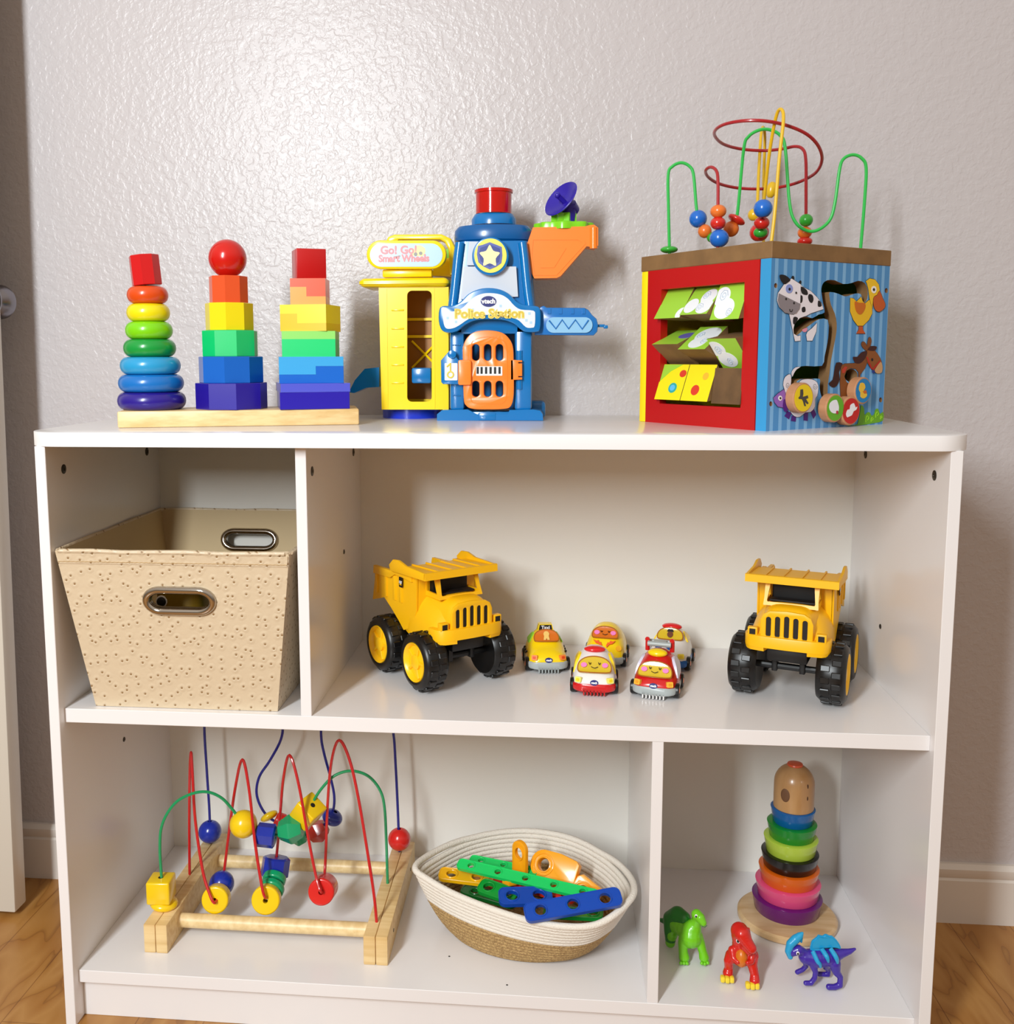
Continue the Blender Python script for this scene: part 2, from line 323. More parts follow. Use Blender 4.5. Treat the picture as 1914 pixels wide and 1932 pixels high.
bm = NB(); box(bm, -.0198, .0198, -.0198, .0198, 0, .0392, .0009, 2, Matrix.Translation((p.x - .001, p.y, z)) @ Matrix.Rotation(rad(24), 4, 'Z'))
tag(fin('wooden_cube', bm, paint('cc1014'), org=(p.x, p.y, z)), 'plain red cube topping the right stack of interlocking blocks', 'toy block')

# ------------------------------------------------------------------ toy police station
YB, YY = .236, .262
st = thing('toy_police_station', 'blue and yellow plastic toy police station with orange door standing by the wall', 'toy building', (.52, .30, ZT))
so = Vector((.52, .30, ZT))
def K(u, v, y): p = aty(u / 3.544 + 640, v / 3.544 + 330, y); return (p.x, p.z)
def KL(pts, y): return [K(u, v, y) for u, v in pts]
def kplate(name, pts, y, th, m, parent=st, holes=(), bev=0, sm=0, label=None, orgp=so, tilt=None):
    o = KL(pts, y); o = smooth2(o, sm) if sm else o
    bm = NB(); plate(bm, o, th, [KL(h, y) for h in holes], M=front(0, y, 0), bev=bev); return fin(name, bm, m, parent, orgp, label=label)
def kplate_bm(bm, pts, y, th, holes=(), bev=0, sm=0, mi=0):
    o = KL(pts, y); o = smooth2(o, sm) if sm else o
    return plate(bm, o, th, [KL(h, y) for h in holes], M=front(0, y, 0), bev=bev, mi=mi)
py = mat('plastic_yellow', 'ffdc0a', .25, coat=.2); pb = mat('plastic_blue', '0472b8', .22, coat=.3); pbd = mat('plastic_dark_blue', '1c38c8', .25)
por = mat('plastic_orange', 'fb8426', .3, coat=.2); pg = mat('plastic_lime', '7ed41c', .25); pp = mat('plastic_purple', '2c1c9c', .3); blk = mat('black_and_void_shade', '0c0a0a', .6)
wht = mat('sticker_white', 'dfe5ee', .25); skb = mat('sticker_sky', 'b4d6ee', .25); skc = mat('sticker_cyan', '8cc4e8', .25); navy = mat('logo_navy', '1c2472', .3); pwh = mat('print_white', 'f2f2f2', .4)
gold = mat('print_gold', 'f0d452', .4); pinkr = mat('print_pinkish_red', 'f08a90', .4); pyl = mat('print_pale_yellow', 'f4ec9c', .4); gry = mat('print_grey', '8a8a8a', .4)
# yellow tower: four walls round a hollow shaft with a tall window
bm = NB(); xl, zt_ = K(272, 752, YY); xr, zb_ = K(735, 1568, YY)
outl = [(xl, zt_), (xl + .001, zb_), (xr, zb_), (xr, zt_)]
kplate_bm(bm, [(268, 750), (288, 1568), (735, 1568), (735, 750)], YY, .004, [rrect(458, 622, 775, 1516, 32)])
box(bm, xl + .0005, xl + .004, YY, YY + .07, zb_, zt_); box(bm, xr - .02, xr - .016, YY, YY + .07, zb_, zt_)
for v in (905, 1028, 1150, 1270, 1390): x, z = K(395, v, YY); box(bm, x - .009, x + .009, YY - .0055, YY, z - .0012, z + .0012, .0008)
for u in (325, 640): x, z = K(u, 1150, YY); box(bm, x - .0005, x + .0005, YY - .0046, YY, zb_ + .001, zt_ - .002)
for v in (955, 1075, 1520): x, z = K(540, v, YY); box(bm, x - .03, x + .03, YY + .059, YY + .063, z - .002, z + .002)
for s in (-1, 1): x, z = K(540, 1200, YY); tube(bm, [(x - .02 * s, YY + .0615, z - .02), (x + .02 * s, YY + .0615, z + .02)], .0018, 6)
yt_ = fin('yellow_tower', bm, py, st, so)
bm = NB(); box(bm, xl + .004, xr - .02, YY + .064, YY + .07, zb_, zt_); fin('inner_wall', bm, mat('plastic_shaded_amber', '9c6406', .4), yt_, so)  # the shaft's shade is put into this wall's darker amber
bm = NB(); x0, z0 = K(140, 755, YY); x1, z1 = K(742, 688, YY); box(bm, x0, x1, YY - .014, YY + .075, z0, z1, .0085, 4); fin('yellow_roof', bm, py, st, so)
bm = NB(); x0, z0 = K(290, 685, YY); x1, z1 = K(620, 628, YY); box(bm, x0, x1, YY, YY + .02, z0, z1, .002); fin('sign_neck', bm, py, st, so)
ys = YY + .002
sg = kplate('sign_board', rrect(194, 722, 443, 632, 94, 12), ys, .012, py, bev=.0015)
kplate('sign_sticker', rrect(207, 692, 458, 614, 78, 12), ys - .0122, .0004, skb, sg)
bm = NB(); x, z = K(408, 510, ys); text_bm(bm, 'Go! Go!', .0155, front(x, ys - .0128, z, 0), .0003, 0, 1.0, .0006); x, z = K(442, 565, ys); text_bm(bm, 'Smart Wheels', .0135, front(x, ys - .0128, z), .0003, 0, .93, .0006); fin('sign_lettering', bm, pinkr, sg, so)
bm = NB(); kplate_bm(bm, [(485, 540), (485, 500), (505, 490), (520, 470), (550, 472), (575, 490), (578, 515), (560, 545)], ys - .0126, .0003); fin('printed_car', bm, pyl, sg, so)
bm = NB(); [kplate_bm(bm, ell(u, v, 12, 12, 16), ys - .0130, .0003) for u, v in ((512, 530), (546, 524))]; kplate_bm(bm, [(365, 545), (410, 538), (410, 545), (365, 552)], ys - .0126, .0003); fin('printed_wheels', bm, gry, sg, so)
ya = .325
bm = NB(); kplate_bm(bm, [(330, 640), (330, 470), (350, 430), (390, 414), (700, 412), (760, 440), (790, 500), (800, 680), (755, 680), (745, 510), (720, 465), (690, 448), (420, 448), (380, 480), (375, 640)], ya, .03, bev=.002); fin('rear_arch', bm, py, st, so)
bm = NB(); kplate_bm(bm, [(640, 580), (800, 555), (800, 690), (640, 680)], ya + .01, .02); fin('rear_shelf', bm, py, st, so)
kplate('green_panel', [(715, 500), (800, 490), (800, 560), (722, 562)], ya + .005, .006, pg)
bm = NB(); x0, z0 = K(255, 1640, YY); x1, z1 = K(655, 1570, YY); R_ = (x1 - x0) / 2; lathe(bm, [(0, 0), (R_, 0), (R_, .0165), (R_ - .003, .0195), (0, .0195)], 48, Matrix.Translation(((x0 + x1) / 2, YY + .052, ZT)) @ Matrix.Diagonal((1, .92, 1, 1))); fin('round_base', bm, pbd, st, so)
# slide sticking out at the left and its ledge inside the window
bm = NB(); yp = .30; prof = KL([(85, 1450), (125, 1370), (190, 1295), (285, 1285), (285, 1415), (200, 1420), (120, 1455)], yp); plate(bm, prof, .034, M=front(0, yp + .012, 0), bev=.003); fin('slide', bm, pb, st, so); bm = NB()
x, z = K(620, 1395, YY); x2, z2 = K(482, 1290, YY); box(bm, x2, x - .001, YY + .002, YY + .05, z, z2, .003); fin('slide_ledge', bm, pb, st, so)
# blue tower
bm = NB()
def zK(v): return K(1000, v, YB)[1]
def xK(u, v=1000): return K(u, v, YB)[0]
box(bm, xK(738, 1300), xK(836, 1300), YB + .004, YB + .06, zK(1575), zK(1000), .004); box(bm, xK(1172, 1300), xK(1288, 1300), YB + .004, YB + .06, zK(1575), zK(1000), .004)
box(bm, xK(830, 1300), xK(1180, 1300), YB + .045, YB + .06, zK(1575), zK(1000)); box(bm, xK(738, 1000), xK(1288, 1000), YB + .004, YB + .06, zK(1065), zK(880), .003)
kplate_bm(bm, [(836, 1590), (836, 1130), (850, 1090), (880, 1060), (930, 1040), (836, 1030), (1172, 1030), (1080, 1040), (1130, 1065), (1160, 1100), (1172, 1140), (1172, 1590), (1180, 1590), (1180, 1000), (828, 1000), (828, 1590)][::1], YB + .009, .006) if False else None
for v in (1137, 1475): x, z = K(785, v, YB); [box(bm, x + d - .0012, x + d + .0012, YB + .002, YB + .005, z - .0006, z + .0006) for d in (-.005, -.002, .001, .004)]
# tapered upper storey
rg = []
for v, ul, ur in ((900, 722, 1312), (780, 738, 1302), (650, 757, 1292), (540, 772, 1280), (440, 786, 1268)):
    x0, z = K(ul, v, YB); x1, _ = K(ur, v, YB); k = (900 - v) / 460 * .012
    rg.append([(a, YB + .004 + k * .5 + b, z) for a, b in rrect(x0, x1, 0, .072 - k, .012, 5)])
loft(bm, rg)
fin('blue_tower', bm, pb, st, so)
bm = NB(); yt = YB + .002
for us in (((805, 450), (792, 560), (772, 760), (758, 880)), ((1225, 450), (1238, 560), (1258, 760), (1275, 880))):
    bm = NB(); pts = [(*([K(u, v, YB)[0]]), YB + .008 - i * .0012, K(u, v, YB)[1]) for i, (u, v) in enumerate(us)]; tube(bm, pts, .0068, 12, smooth=5); fin('corner_column', bm, pb, st, so)
bm = NB(); kplate_bm(bm, [(838, 614), (1185, 614), (1198, 815), (815, 832)], YB + .0035, .0035); kplate_bm(bm, [(872, 448), (940, 448), (940, 606), (856, 606)], YB + .0055, .0035); fin('storey_sticker', bm, mat('sticker_pale_grey', 'cfd6e0', .2), st, so)
bm = NB(); x0, z0 = K(750, 440, YB); x1, z1 = K(1292, 318, YB); R_ = (x1 - x0) / 2; cx = (x0 + x1) / 2; h = z1 - z0; cy = YB + .042
lathe(bm, [(0, 0), (R_ - .006, 0), (R_ - .001, .003), (R_, h * .3), (R_ - .001, h * .75), (R_ - .006, h), (0, h)], 48, Matrix.Translation((cx, cy, z0)) @ Matrix.Diagonal((1, .62, 1, 1)))
fin('tower_roof', bm, mat('plastic_roof_blue', '045a9c', .25, coat=.2), st, so)
x0, z0 = K(885, 320, YB + .04); x1, z1 = K(1185, 262, YB + .04); R2 = (x1 - x0) / 2
bm = NB(); lathe(bm, [(0, -.004), (R2, -.004), (R2, (z1 - z0) * .35), (R2 * .86, (z1 - z0)), (0, z1 - z0)], 40, Matrix.Translation(((x0 + x1) / 2, cy, z0)) @ Matrix.Diagonal((1, .8, 1, 1))); fin('lamp_collar', bm, pb, st, so)
x0, z0 = K(910, 264, YB + .04); x1, z1 = K(1158, 100, YB + .04); R3 = (x1 - x0) / 2; h = z1 - z0
bm = NB(); lathe(bm, [(R3 * .97, 0), (R3 * .97, h * .86), (R3 * 1.04, h * .88), (R3 * 1.04, h), (R3 * .93, h), (R3 * .88, h * .9), (R3 * .88, .002), (0, .002)], 40, Matrix.Translation(((x0 + x1) / 2, cy, z0)), cap=False); rl = fin('red_lamp', bm, mat('red_clear_plastic', 'e01208', .12, trans=.35, coat=.4), st, so)
bm = NB(); [box(bm, a - .0008, a + .0008, -R3 * .8, R3 * .8, .003, h * .8, M=Matrix.Translation(((x0 + x1) / 2, cy, z0)) @ Matrix.Rotation(rad(q), 4, 'Z')) for a, q in ((0, 20), (0, 80), (0, 140))]; fin('lamp_core', bm, mat('red_core', 'b80c06', .3), rl, so)
# badge
bd = kplate('badge', ell(1015, 548, 122, 128, 40), YB, .010, pb, bev=.0015)
kplate('badge_disc', ell(1013, 540, 108, 115, 40), YB - .0101, .0005, mat('print_badge_yellow', 'f0e05a', .3), bd)
kplate('badge_shield', [(930, 475), (960, 468), (1008, 450), (1055, 468), (1088, 482), (1092, 540), (1085, 590), (1050, 615), (1008, 632), (965, 612), (932, 585), (922, 530)], YB - .0107, .0004, mat('print_shield_blue', '5460ac', .3), bd)
kplate('badge_shield', [(945, 488), (1008, 466), (1075, 492), (1078, 540), (1068, 582), (1008, 615), (948, 578), (936, 530)], YB - .0111, .0003, mat('print_shield_navy', '32408e', .3), bd)
star = []
for k in range(10): a = rad(-90 + 36 * k); q = 78 if k % 2 == 0 else 46; star.append((1008 + q * math.cos(a) * .92, 545 + q * math.sin(a)))
kplate('badge_star', star, YB - .0115, .0004, mat('print_star', 'f4ecb0', .3), bd, sm=3)
# banner
yn = YB + .003
bn_out = [(678, 905), (700, 880), (760, 878), (815, 855), (870, 800), (940, 768), (1010, 760), (1080, 770), (1140, 800), (1190, 850), (1240, 872), (1320, 880), (1345, 900), (1350, 960), (1345, 1030), (1325, 1052), (1250, 1052), (1210, 1030), (1175, 1000), (1110, 975), (1015, 968), (920, 975), (850, 1005), (800, 1045), (740, 1058), (695, 1040), (675, 980)]
bn_in = [(700, 920), (770, 912), (830, 885), (885, 830), (945, 798), (1010, 790), (1080, 800), (1130, 828), (1170, 872), (1215, 900), (1300, 908), (1312, 940), (1308, 1010), (1290, 1022), (1250, 1018), (1205, 975), (1160, 955), (1090, 938), (1015, 935), (935, 942), (865, 965), (805, 1005), (760, 1026), (715, 1025), (698, 980)]
bn = kplate('banner', bn_out, yn, .016, pb, sm=3, bev=.002)
kplate('banner_sticker', bn_in, yn - .0162, .0004, wht, bn, sm=3)
bm = NB(); [box(bm, x - .0016, x + .0016, yn - .0169, yn - .0166, z - .0016, z + .0016, M=None) for x, z in [K(u, v, yn) for u, v in ((735, 960), (790, 985), (1085, 880), (1275, 930), (1255, 975), (900, 905), (1285, 990))]]; fin('sticker_squares', bm, skb, bn, so)
x, z = K(1005, 930, yn - .016); bm = NB(); text_bm(bm, 'Police Station', .0172, front(x, yn - .0169, z), .0003, 0, 1.02, .0011); fin('banner_lettering', bm, gold, bn, so)
x, z = K(1005, 929, yn - .016); bm = NB(); text_bm(bm, 'Police Station', .0172, front(x, yn - .0174, z), .0002, 0, 1.02, -.0002); fin('banner_lettering', bm, mat('print_olive', 'c8a83a', .5), bn, so)
kplate('logo_oval', ell(1000, 846, 52, 36, 30), yn - .0168, .0005, navy, bn)
x, z = K(1000, 846, yn - .017); bm = NB(); text_bm(bm, 'vtech', .0086, front(x, yn - .0178, z), .0002, 0, 1, .0004); fin('logo_lettering', bm, pwh, bn, so)
# base
bm = NB(); kplate_bm(bm, [(655, 1642), (655, 1600), (690, 1572), (860, 1568), (925, 1600), (1130, 1600), (1140, 1572), (1300, 1568), (1345, 1576), (1362, 1600), (1365, 1642)], YB, .05, bev=0)
bmesh.ops.translate(bm, verts=bm.verts, vec=(0, .05, 0)); zmin = min(v.co.z for v in bm.verts); bmesh.ops.translate(bm, verts=bm.verts, vec=(0, 0, ZT - zmin))
box(bm, xK(1240, 1600), xK(1378, 1600) , YB + .05, YB + .09, ZT, ZT + .0255, .006, 3); box(bm, xK(870, 1600), xK(1150, 1600), YB + .0005, YB + .05, ZT, ZT + .0125, .001)
box(bm, xK(930, 1600), xK(1050, 1600), YB - .001, YB + .01, ZT, ZT + .0115, .002)
fin('station_base', bm, pb, st, so)
# cell door
yd = YB - .004
oh = [rrect(u - 25, u + 25, v0, v1, 24, 5) for u in (918, 997, 1075) for v0, v1 in ((1132, 1242), (1376, 1482))]
do = [(832, 1200), (835, 1145), (860, 1090), (910, 1052), (1000, 1040), (1090, 1055), (1140, 1095), (1165, 1150), (1170, 1240), (1172, 1400), (1168, 1490), (1150, 1545), (1110, 1562), (1000, 1566), (900, 1562), (855, 1540), (838, 1480)]
dd = kplate('cell_door', smooth2(do, 4), yd + .012, .012, por, holes=oh, bev=.0012)
ri = smooth2([(876, 1200), (882, 1140), (910, 1100), (1000, 1082), (1088, 1102), (1122, 1150), (1126, 1300), (1122, 1470), (1090, 1525), (1000, 1528), (905, 1525), (880, 1470)], 4)
bm = NB(); tube(bm, [(x, yd + .0003, z) for x, z in KL(ri, yd)], .0009, 6, closed=True); fin('door_rim', bm, por, dd, so)
bm = NB(); kplate_bm(bm, rrect(798, 886, 1237, 1405, 14), yd, .006, bev=.0015); fin('door_latch', bm, por, dd, so)
bm = NB(); kplate_bm(bm, [(1148, 1235), (1226, 1240), (1226, 1252), (1200, 1252), (1200, 1260), (1226, 1260), (1226, 1345), (1200, 1345), (1200, 1353), (1226, 1353), (1226, 1368), (1148, 1372)], yd + .006, .006, bev=.0008)
fin('door_hinge', bm, por, dd, so)
bm = NB(); x, z = K(1205, 1305, yd); [tube(bm, [(x, yd + .010, z + a), (x, yd + .010, z + b)], .0052, 14) for a, b in ((.012, .027), (-.027, -.012))]; fin('hinge_post', bm, pb, st, so)
kplate('door_plate', rrect(917, 1092, 1280, 1342, 4), yd - .0002, .0004, pwh, dd)
bm = NB(); [kplate_bm(bm, [(u, 1284), (u + 15, 1284), (u + 15, 1330), (u, 1330)], yd - .0007, .0003) for u in (920, 946, 976, 1006, 1036, 1066)]; fin('door_print', bm, blk, dd, so)
bm = NB(); kplate_bm(bm, [(686, 1240), (730, 1190), (760, 1175), (800, 1235), (832, 1240), (832, 1400), (700, 1398), (688, 1385)], YB + .004, .010, bev=.0012); x, z = K(758, 1200, YB); lathe(bm, [(0, 0), (.006, 0), (.006, .002), (0, .004)], 16, front(x, YB - .006, z)); kp = fin('key_sign', bm, pb, st, so)
kplate('key_sticker', rrect(706, 792, 1258, 1374, 6), YB - .0062, .0004, wht, kp)
bm = NB(); x, z = K(748, 1335, YB); tube(bm, [(x + .0042 * math.cos(a), YB - .0070, z + .0042 * math.sin(a)) for a in [rad(30 * k) for k in range(12)]], .0011, 6, closed=True); tube(bm, [(x, YB - .007, z + .004), (x, YB - .007, z + .0165)], .0011, 6); tube(bm, [(x, YB - .007, z + .0155), (x - .005, YB - .007, z + .011)], .0011, 6); fin('printed_key', bm, gold, kp, so)
# folding ladder ramp at the right
yl = YB + .006
la = kplate('ladder_ramp', [(1310, 1072), (1310, 925), (1350, 885), (1370, 878), (1390, 890), (1640, 892), (1665, 905), (1690, 938), (1720, 965), (1730, 1005), (1725, 1050), (1700, 1075)], yl + .010, .016, mat('plastic_ramp_blue', '1a70bc', .25, coat=.2), bev=.002)
bm = NB(); [kplate_bm(bm, [(u, 930), (u, 893), (u + 22, 893), (u + 22, 930)], yl - .004, .003) for u in (1395, 1470, 1550, 1625)]; fin('ramp_lugs', bm, MATS['plastic_ramp_blue'], la, so)
kplate('ramp_panel', rrect(1385, 1695, 952, 1056, 50, 8), yl - .0062, .002, mat('plastic_sky', '8cc0e4', .3), la)
bm = NB(); zz = [(1405, 975), (1450, 1030), (1492, 970), (1535, 1030), (1580, 970), (1625, 1032), (1668, 972)]; tube(bm, [(K(u, v, yl)[0], yl - .0085, K(u, v, yl)[1]) for u, v in zz], .0012, 6); fin('ramp_truss', bm, MATS['plastic_ramp_blue'], la, so)
bm = NB(); x0, z0 = K(1722, 1028, yl); x1, z1 = K(1800, 1004, yl); box(bm, x0, x1 - .004, yl + .002, yl + .008, z0 + .002, z0 + .006, .001); box(bm, x1 - .006, x1, yl + .002, yl + .008, z0, z1, .001); fin('ramp_hook', bm, pb, la, so)
# orange helipad bracket
yo_ = YB + .03
op = [(1262, 480), (1300, 372), (1640, 366), (1668, 358), (1700, 355), (1726, 375), (1726, 490), (1705, 505), (1650, 495), (1480, 690), (1455, 702), (1310, 705), (1290, 670)]
oc = kplate('landing_bracket', op, yo_ + .02, .036, por, bev=.002)
bm = NB(); kplate_bm(bm, [(1292, 425), (1610, 425), (1640, 440), (1650, 460), (1455, 672), (1300, 672), (1280, 540)], yo_ - .0158, .0008, [[(1300, 435), (1600, 435), (1625, 450), (1450, 660), (1308, 660), (1290, 540)]]); tube(bm, [(*[K(1700, 362, yo_)[0]], yo_ - .014, K(1700, 362, yo_)[1]), (K(1700, 500, yo_)[0], yo_ - .014, K(1700, 500, yo_)[1])], .0055, 14); kplate_bm(bm, [(1345, 485), (1520, 490), (1440, 620), (1350, 622)], yo_ - .0158, .0008); fin('bracket_frame', bm, por, oc, so)
xg, zg = K(1502, 368, yo_ + .01); bm = NB(); g_ = []
for k in range(48): a = 2 * math.pi * k / 48; g_.append(((.039 + .003 * math.cos(8 * a)) * math.cos(a), (.026 + .002 * math.cos(8 * a)) * math.sin(a)))
plate(bm, g_, .010, M=Matrix.Translation((xg, yo_ + .008, zg - .001)), bev=.0015); gs = []
for k in range(16): a = 2 * math.pi * k / 16; q = .019 if k % 2 else .015; gs.append((q * math.cos(a), q * math.sin(a)))
plate(bm, gs, .014, M=Matrix.Translation((xg, yo_ + .008, zg + .008)), bev=.001); dp = fin('dish_stand', bm, pg, oc, so)
bm = NB(); xd, zd = K(1515, 190, yo_); Md = Matrix.Translation((xd, yo_ - .002, zd)) @ Matrix.Rotation(rad(28), 4, 'Y') @ Matrix.Rotation(rad(72), 4, 'X') @ Matrix.Rotation(rad(-20), 4, 'Y')
Md = Matrix.Translation((xd, yo_, zd)) @ Vector((-.62, -.55, .52)).normalized().to_track_quat('Z', 'Y').to_matrix().to_4x4() 
R_ = .0285; lathe(bm, [(0, -.0005), (.01, 0), (.02, .004), (R_, .0105), (R_ - .0012, .0115), (.019, .0062), (.01, .0022), (0, .0018)], 32, Md, cap=False); tube(bm, [(0, 0, 0), (0, 0, .017)], .0035, 10, M=Md); sphere(bm, (0, 0, .018), .0042, M=Md)
lathe(bm, [(0, -.022), (.009, -.02), (.012, -.008), (.006, 0), (0, 0)], 20, Md)
x, z = K(1530, 290, yo_); tube(bm, [(x, yo_ + .006, z - .004), (x + .002, yo_ + .004, z + .02), (xd + .004, yo_ + .004, zd - .004)], [.012, .011, .008], 12)
fin('radar_dish', bm, pp, dp, so)
# ------------------------------------------------------------------ wooden activity cube (right end of the top)
AC, HC, HB = .2233, .2238, .2040; TH = rad(37.25); CO = Vector((.8921, .0531, ZT))
cube = thing('activity_cube', 'wooden activity cube with farm animals, red window side and bead wires on top', 'activity toy', CO, TH)
Mi = (Matrix.Translation(CO) @ Matrix.Rotation(TH, 4, 'Z')).inverted()
def cub_plane(u, v, axis, val):
    o = Mi @ CAM; d = Mi.to_3x3() @ ray(u, v); t = (val - o[axis]) / d[axis]; return o + d * t
def c4(u, v, off=0): p = cub_plane(u / 4.953 + 1400, v / 4.953 + 450, 1, -off); return (p.x, p.z)
def c3(u, v, off=0): p = cub_plane(u / 2.928 + 1180, v / 2.928 + 180, 0, -off); return (AC - p.y, p.z)
FRM = lambda off=0: Matrix.Translation((0, -off, 0)) @ Matrix.Rotation(rad(90), 4, 'X')
FLM = lambda off=0: Matrix.Translation((-off, AC, 0)) @ Matrix(((0, 0, -1, 0), (-1, 0, 0, 0), (0, 1, 0, 0), (0, 0, 0, 1)))
mdf = mat('mdf_board', '86643c', .7, bump=(400, .3, .0004), var=(30, '775834', (1, 1, 1)))
cred = mat('cube_red', 'b80a0c', .4); cyel = mat('cube_yellow', 'ffe010', .4); cblu = mat('cube_edge_blue', '3294cc', .4)
def stripe_mat():
    m = bpy.data.materials.new('striped_blue_print'); m.use_nodes = True; nt = m.node_tree; b = nt.nodes['Principled BSDF']; b.inputs['Roughness'].default_value = .35; L = nt.links.new
    tc = nt.nodes.new('ShaderNodeTexCoord'); sp = nt.nodes.new('ShaderNodeSeparateXYZ'); mu = nt.nodes.new('ShaderNodeMath'); mu.operation = 'MULTIPLY_ADD'; mu.inputs[1].default_value = 1 / .01545; mu.inputs[2].default_value = .22
    fr = nt.nodes.new('ShaderNodeMath'); fr.operation = 'FRACT'; rp = nt.nodes.new('ShaderNodeValToRGB'); rp.color_ramp.interpolation = 'CONSTANT'
    e = rp.color_ramp.elements; e[0].position = 0; e[0].color = lin('4c8cc4'); e[1].position = .62; e[1].color = lin('7cb0dc')
    L(tc.outputs['Object'], sp.inputs[0]); L(sp.outputs[0], mu.inputs[0]); L(mu.outputs[0], fr.inputs[0]); L(fr.outputs[0], rp.inputs[0]); L(rp.outputs[0], b.inputs['Base Color']); return m
stm = stripe_mat()
PT = .0175
bm = NB(); box(bm, -.0008, AC + .0008, -.0008, AC + .0008, HB, HC, .0008, 1); fin('lid', bm, mdf, cube)

groove = [(748,520),(745,470),(760,420),(800,390),(870,390),(950,425),(1030,415),(1090,395),(1150,415),(1178,480),(1175,560),(1150,600),(1130,580),(1115,520),(1060,515),(1000,535),(960,540),(900,515),(825,500),(820,540),(835,620),(870,700),(888,790),(885,880),(865,990),(845,1090),(830,1180),(820,1270),(805,1370),(800,1470),(760,1500),(735,1440),(728,1370),(730,1312),(640,1312),(570,1312),(520,1330),(490,1380),(455,1420),(458,1340),(480,1260),(530,1205),(600,1190),(750,1190),(775,1100),(800,980),(812,880),(805,760),(720,755),(650,800),(570,860),(515,905),(485,880),(490,810),(540,750),(610,730),(660,745),(720,710),(775,690),(760,600)]
ghole = smooth2([c4(*p) for p in groove], 2)
bolts = [(318, 440), (1352, 487), (1299, 1508), (272, 1545)]
holes = [ghole, [c4(*p) for p in ell(1022, 1280, 62, 62, 24)]] + [[c4(*q) for q in ell(u, v, 15, 24, 12)] for u, v in bolts]
bm = NB(); plate(bm, [(.0, 0), (AC, 0), (AC, HB), (.0, HB)], .016, holes, M=FRM(-.016), mi=0, side_mi=1)
for f in bm.faces:
    if all(v.co.x < .0005 for v in f.verts): f.material_index = 2
fin('farm_panel', bm, [stm, mdf, cblu], cube)
op = [c3(200, 1072), c3(660, 1030), c3(637, 1726), c3(190, 1702)]
bm = NB(); plate(bm, [(.0125, 0), (AC - PT, 0), (AC - PT, HB), (.0125, HB)], .012, [op], M=FLM(-.012), mi=0); fin('window_panel', bm, cred, cube)
bm = NB()
box(bm, 0, AC, AC - .0125, AC, 0, HB, .0012, 2); fin('yellow_panel', bm, cyel, cube)
bm = NB(); box(bm, 0.002, .016, .016, PT, 0, HB); fin('corner_strip', bm, cblu, cube); bm = NB(); box(bm, AC - .012, AC, .016, AC - .0125, 0, HB); fin('rear_panel', bm, mat('cube_green', '58a82c', .4), cube)
bm = NB(); box(bm, .012, AC - .012, .016, AC - .0125, .001, .012); fin('floor_board', bm, mdf, cube)
for u, v in bolts:
    x, z = c4(u, v); bm = NB(); lathe(bm, [(0, 0), (.0028, 0), (.0028, .002), (0, .0022)], 14, Matrix.Translation((x, .004, z)) @ Matrix.Rotation(rad(90), 4, 'X')); fin('bolt', bm, mat('bolt_brown', '8a5a40', .5, .3), cube)
black = mat('print_black', '141214', .4)
LAY = [0]
def art(name, pts, h, off=.0003, face=FRM, conv=c4, outline=0, sm=4, parent=cube, th=.00025):
    q = [conv(*p) for p in pts]; q = smooth2(q, sm) if sm else q
    # counter-clockwise
    if sum(q[i - 1][0] * q[i][1] - q[i][0] * q[i - 1][1] for i in range(len(q))) < 0: q = q[::-1]
    if outline:
        n = len(q); o = []
        for i in range(n):
            a, b = Vector(q[i - 1]), Vector(q[(i + 1) % n]); d = (b - a); d = Vector((d.y, -d.x)).normalized() if d.length > 1e-9 else Vector((0, 0)); o.append((q[i][0] + d.x * outline, q[i][1] + d.y * outline))
        bm = NB(); plate(bm, o, th, M=face(off - .0001)); plate(bm, q, th + .00012, M=face(off), mi=1)
        return fin(name, bm, [black, mat('print_' + h, h, .4)], parent)
    bm = NB(); plate(bm, q, th, M=face(off)); return fin(name, bm, mat('print_' + h, h, .4), parent)
def hole_art(bm_pts, *a, **k): return art(*a, **k)
OL = .0006
def art_h(name, pts, h, off, cut, outline=0, sm=4):
    """artwork piece that the groove cuts through"""
    q = [c4(*p) for p in pts]; q = smooth2(q, sm) if sm else q
    res = []
    inside = lambda p, poly: sum(((poly[i][1] > p[1]) != (poly[i - 1][1] > p[1])) and (p[0] < (poly[i - 1][0] - poly[i][0]) * (p[1] - poly[i][1]) / (poly[i - 1][1] - poly[i][1]) + poly[i][0]) for i in range(len(poly))) % 2 == 1
    return q
# cow
cow = art('cow_body', [(440, 700), (470, 680), (540, 600), (545, 430), (570, 455), (640, 490), (700, 550), (745, 610), (760, 660), (700, 680), (640, 700), (600, 722), (540, 742), (490, 795), (478, 850), (482, 890), (520, 912), (545, 905), (545, 955), (495, 960)], 'e8e2ea', .0004, outline=OL, sm=0)
art('cow_hindquarter', [(600, 900), (612, 872), (655, 838), (700, 790), (692, 870), (655, 955), (608, 955)], 'e8e2ea', .0004, outline=OL, sm=0, parent=cow)
art('cow_udder', [(565, 850), (610, 835), (605, 865), (585, 875), (568, 868)], 'e090a8', .0004, sm=2, parent=cow)
for pts in ([(550, 450), (600, 480), (612, 520), (590, 528), (555, 510)], [(542, 535), (562, 540), (560, 590), (540, 600)], [(625, 520), (655, 530), (665, 570), (650, 602), (628, 590), (615, 550)], [(710, 580), (735, 600), (740, 632), (708, 635)], [(560, 645), (585, 640), (590, 680), (565, 690), (556, 670)], [(478, 740), (500, 732), (520, 750), (490, 800), (475, 790)]): art('cow_patch', pts, '16141a', .0008, sm=3, parent=cow)
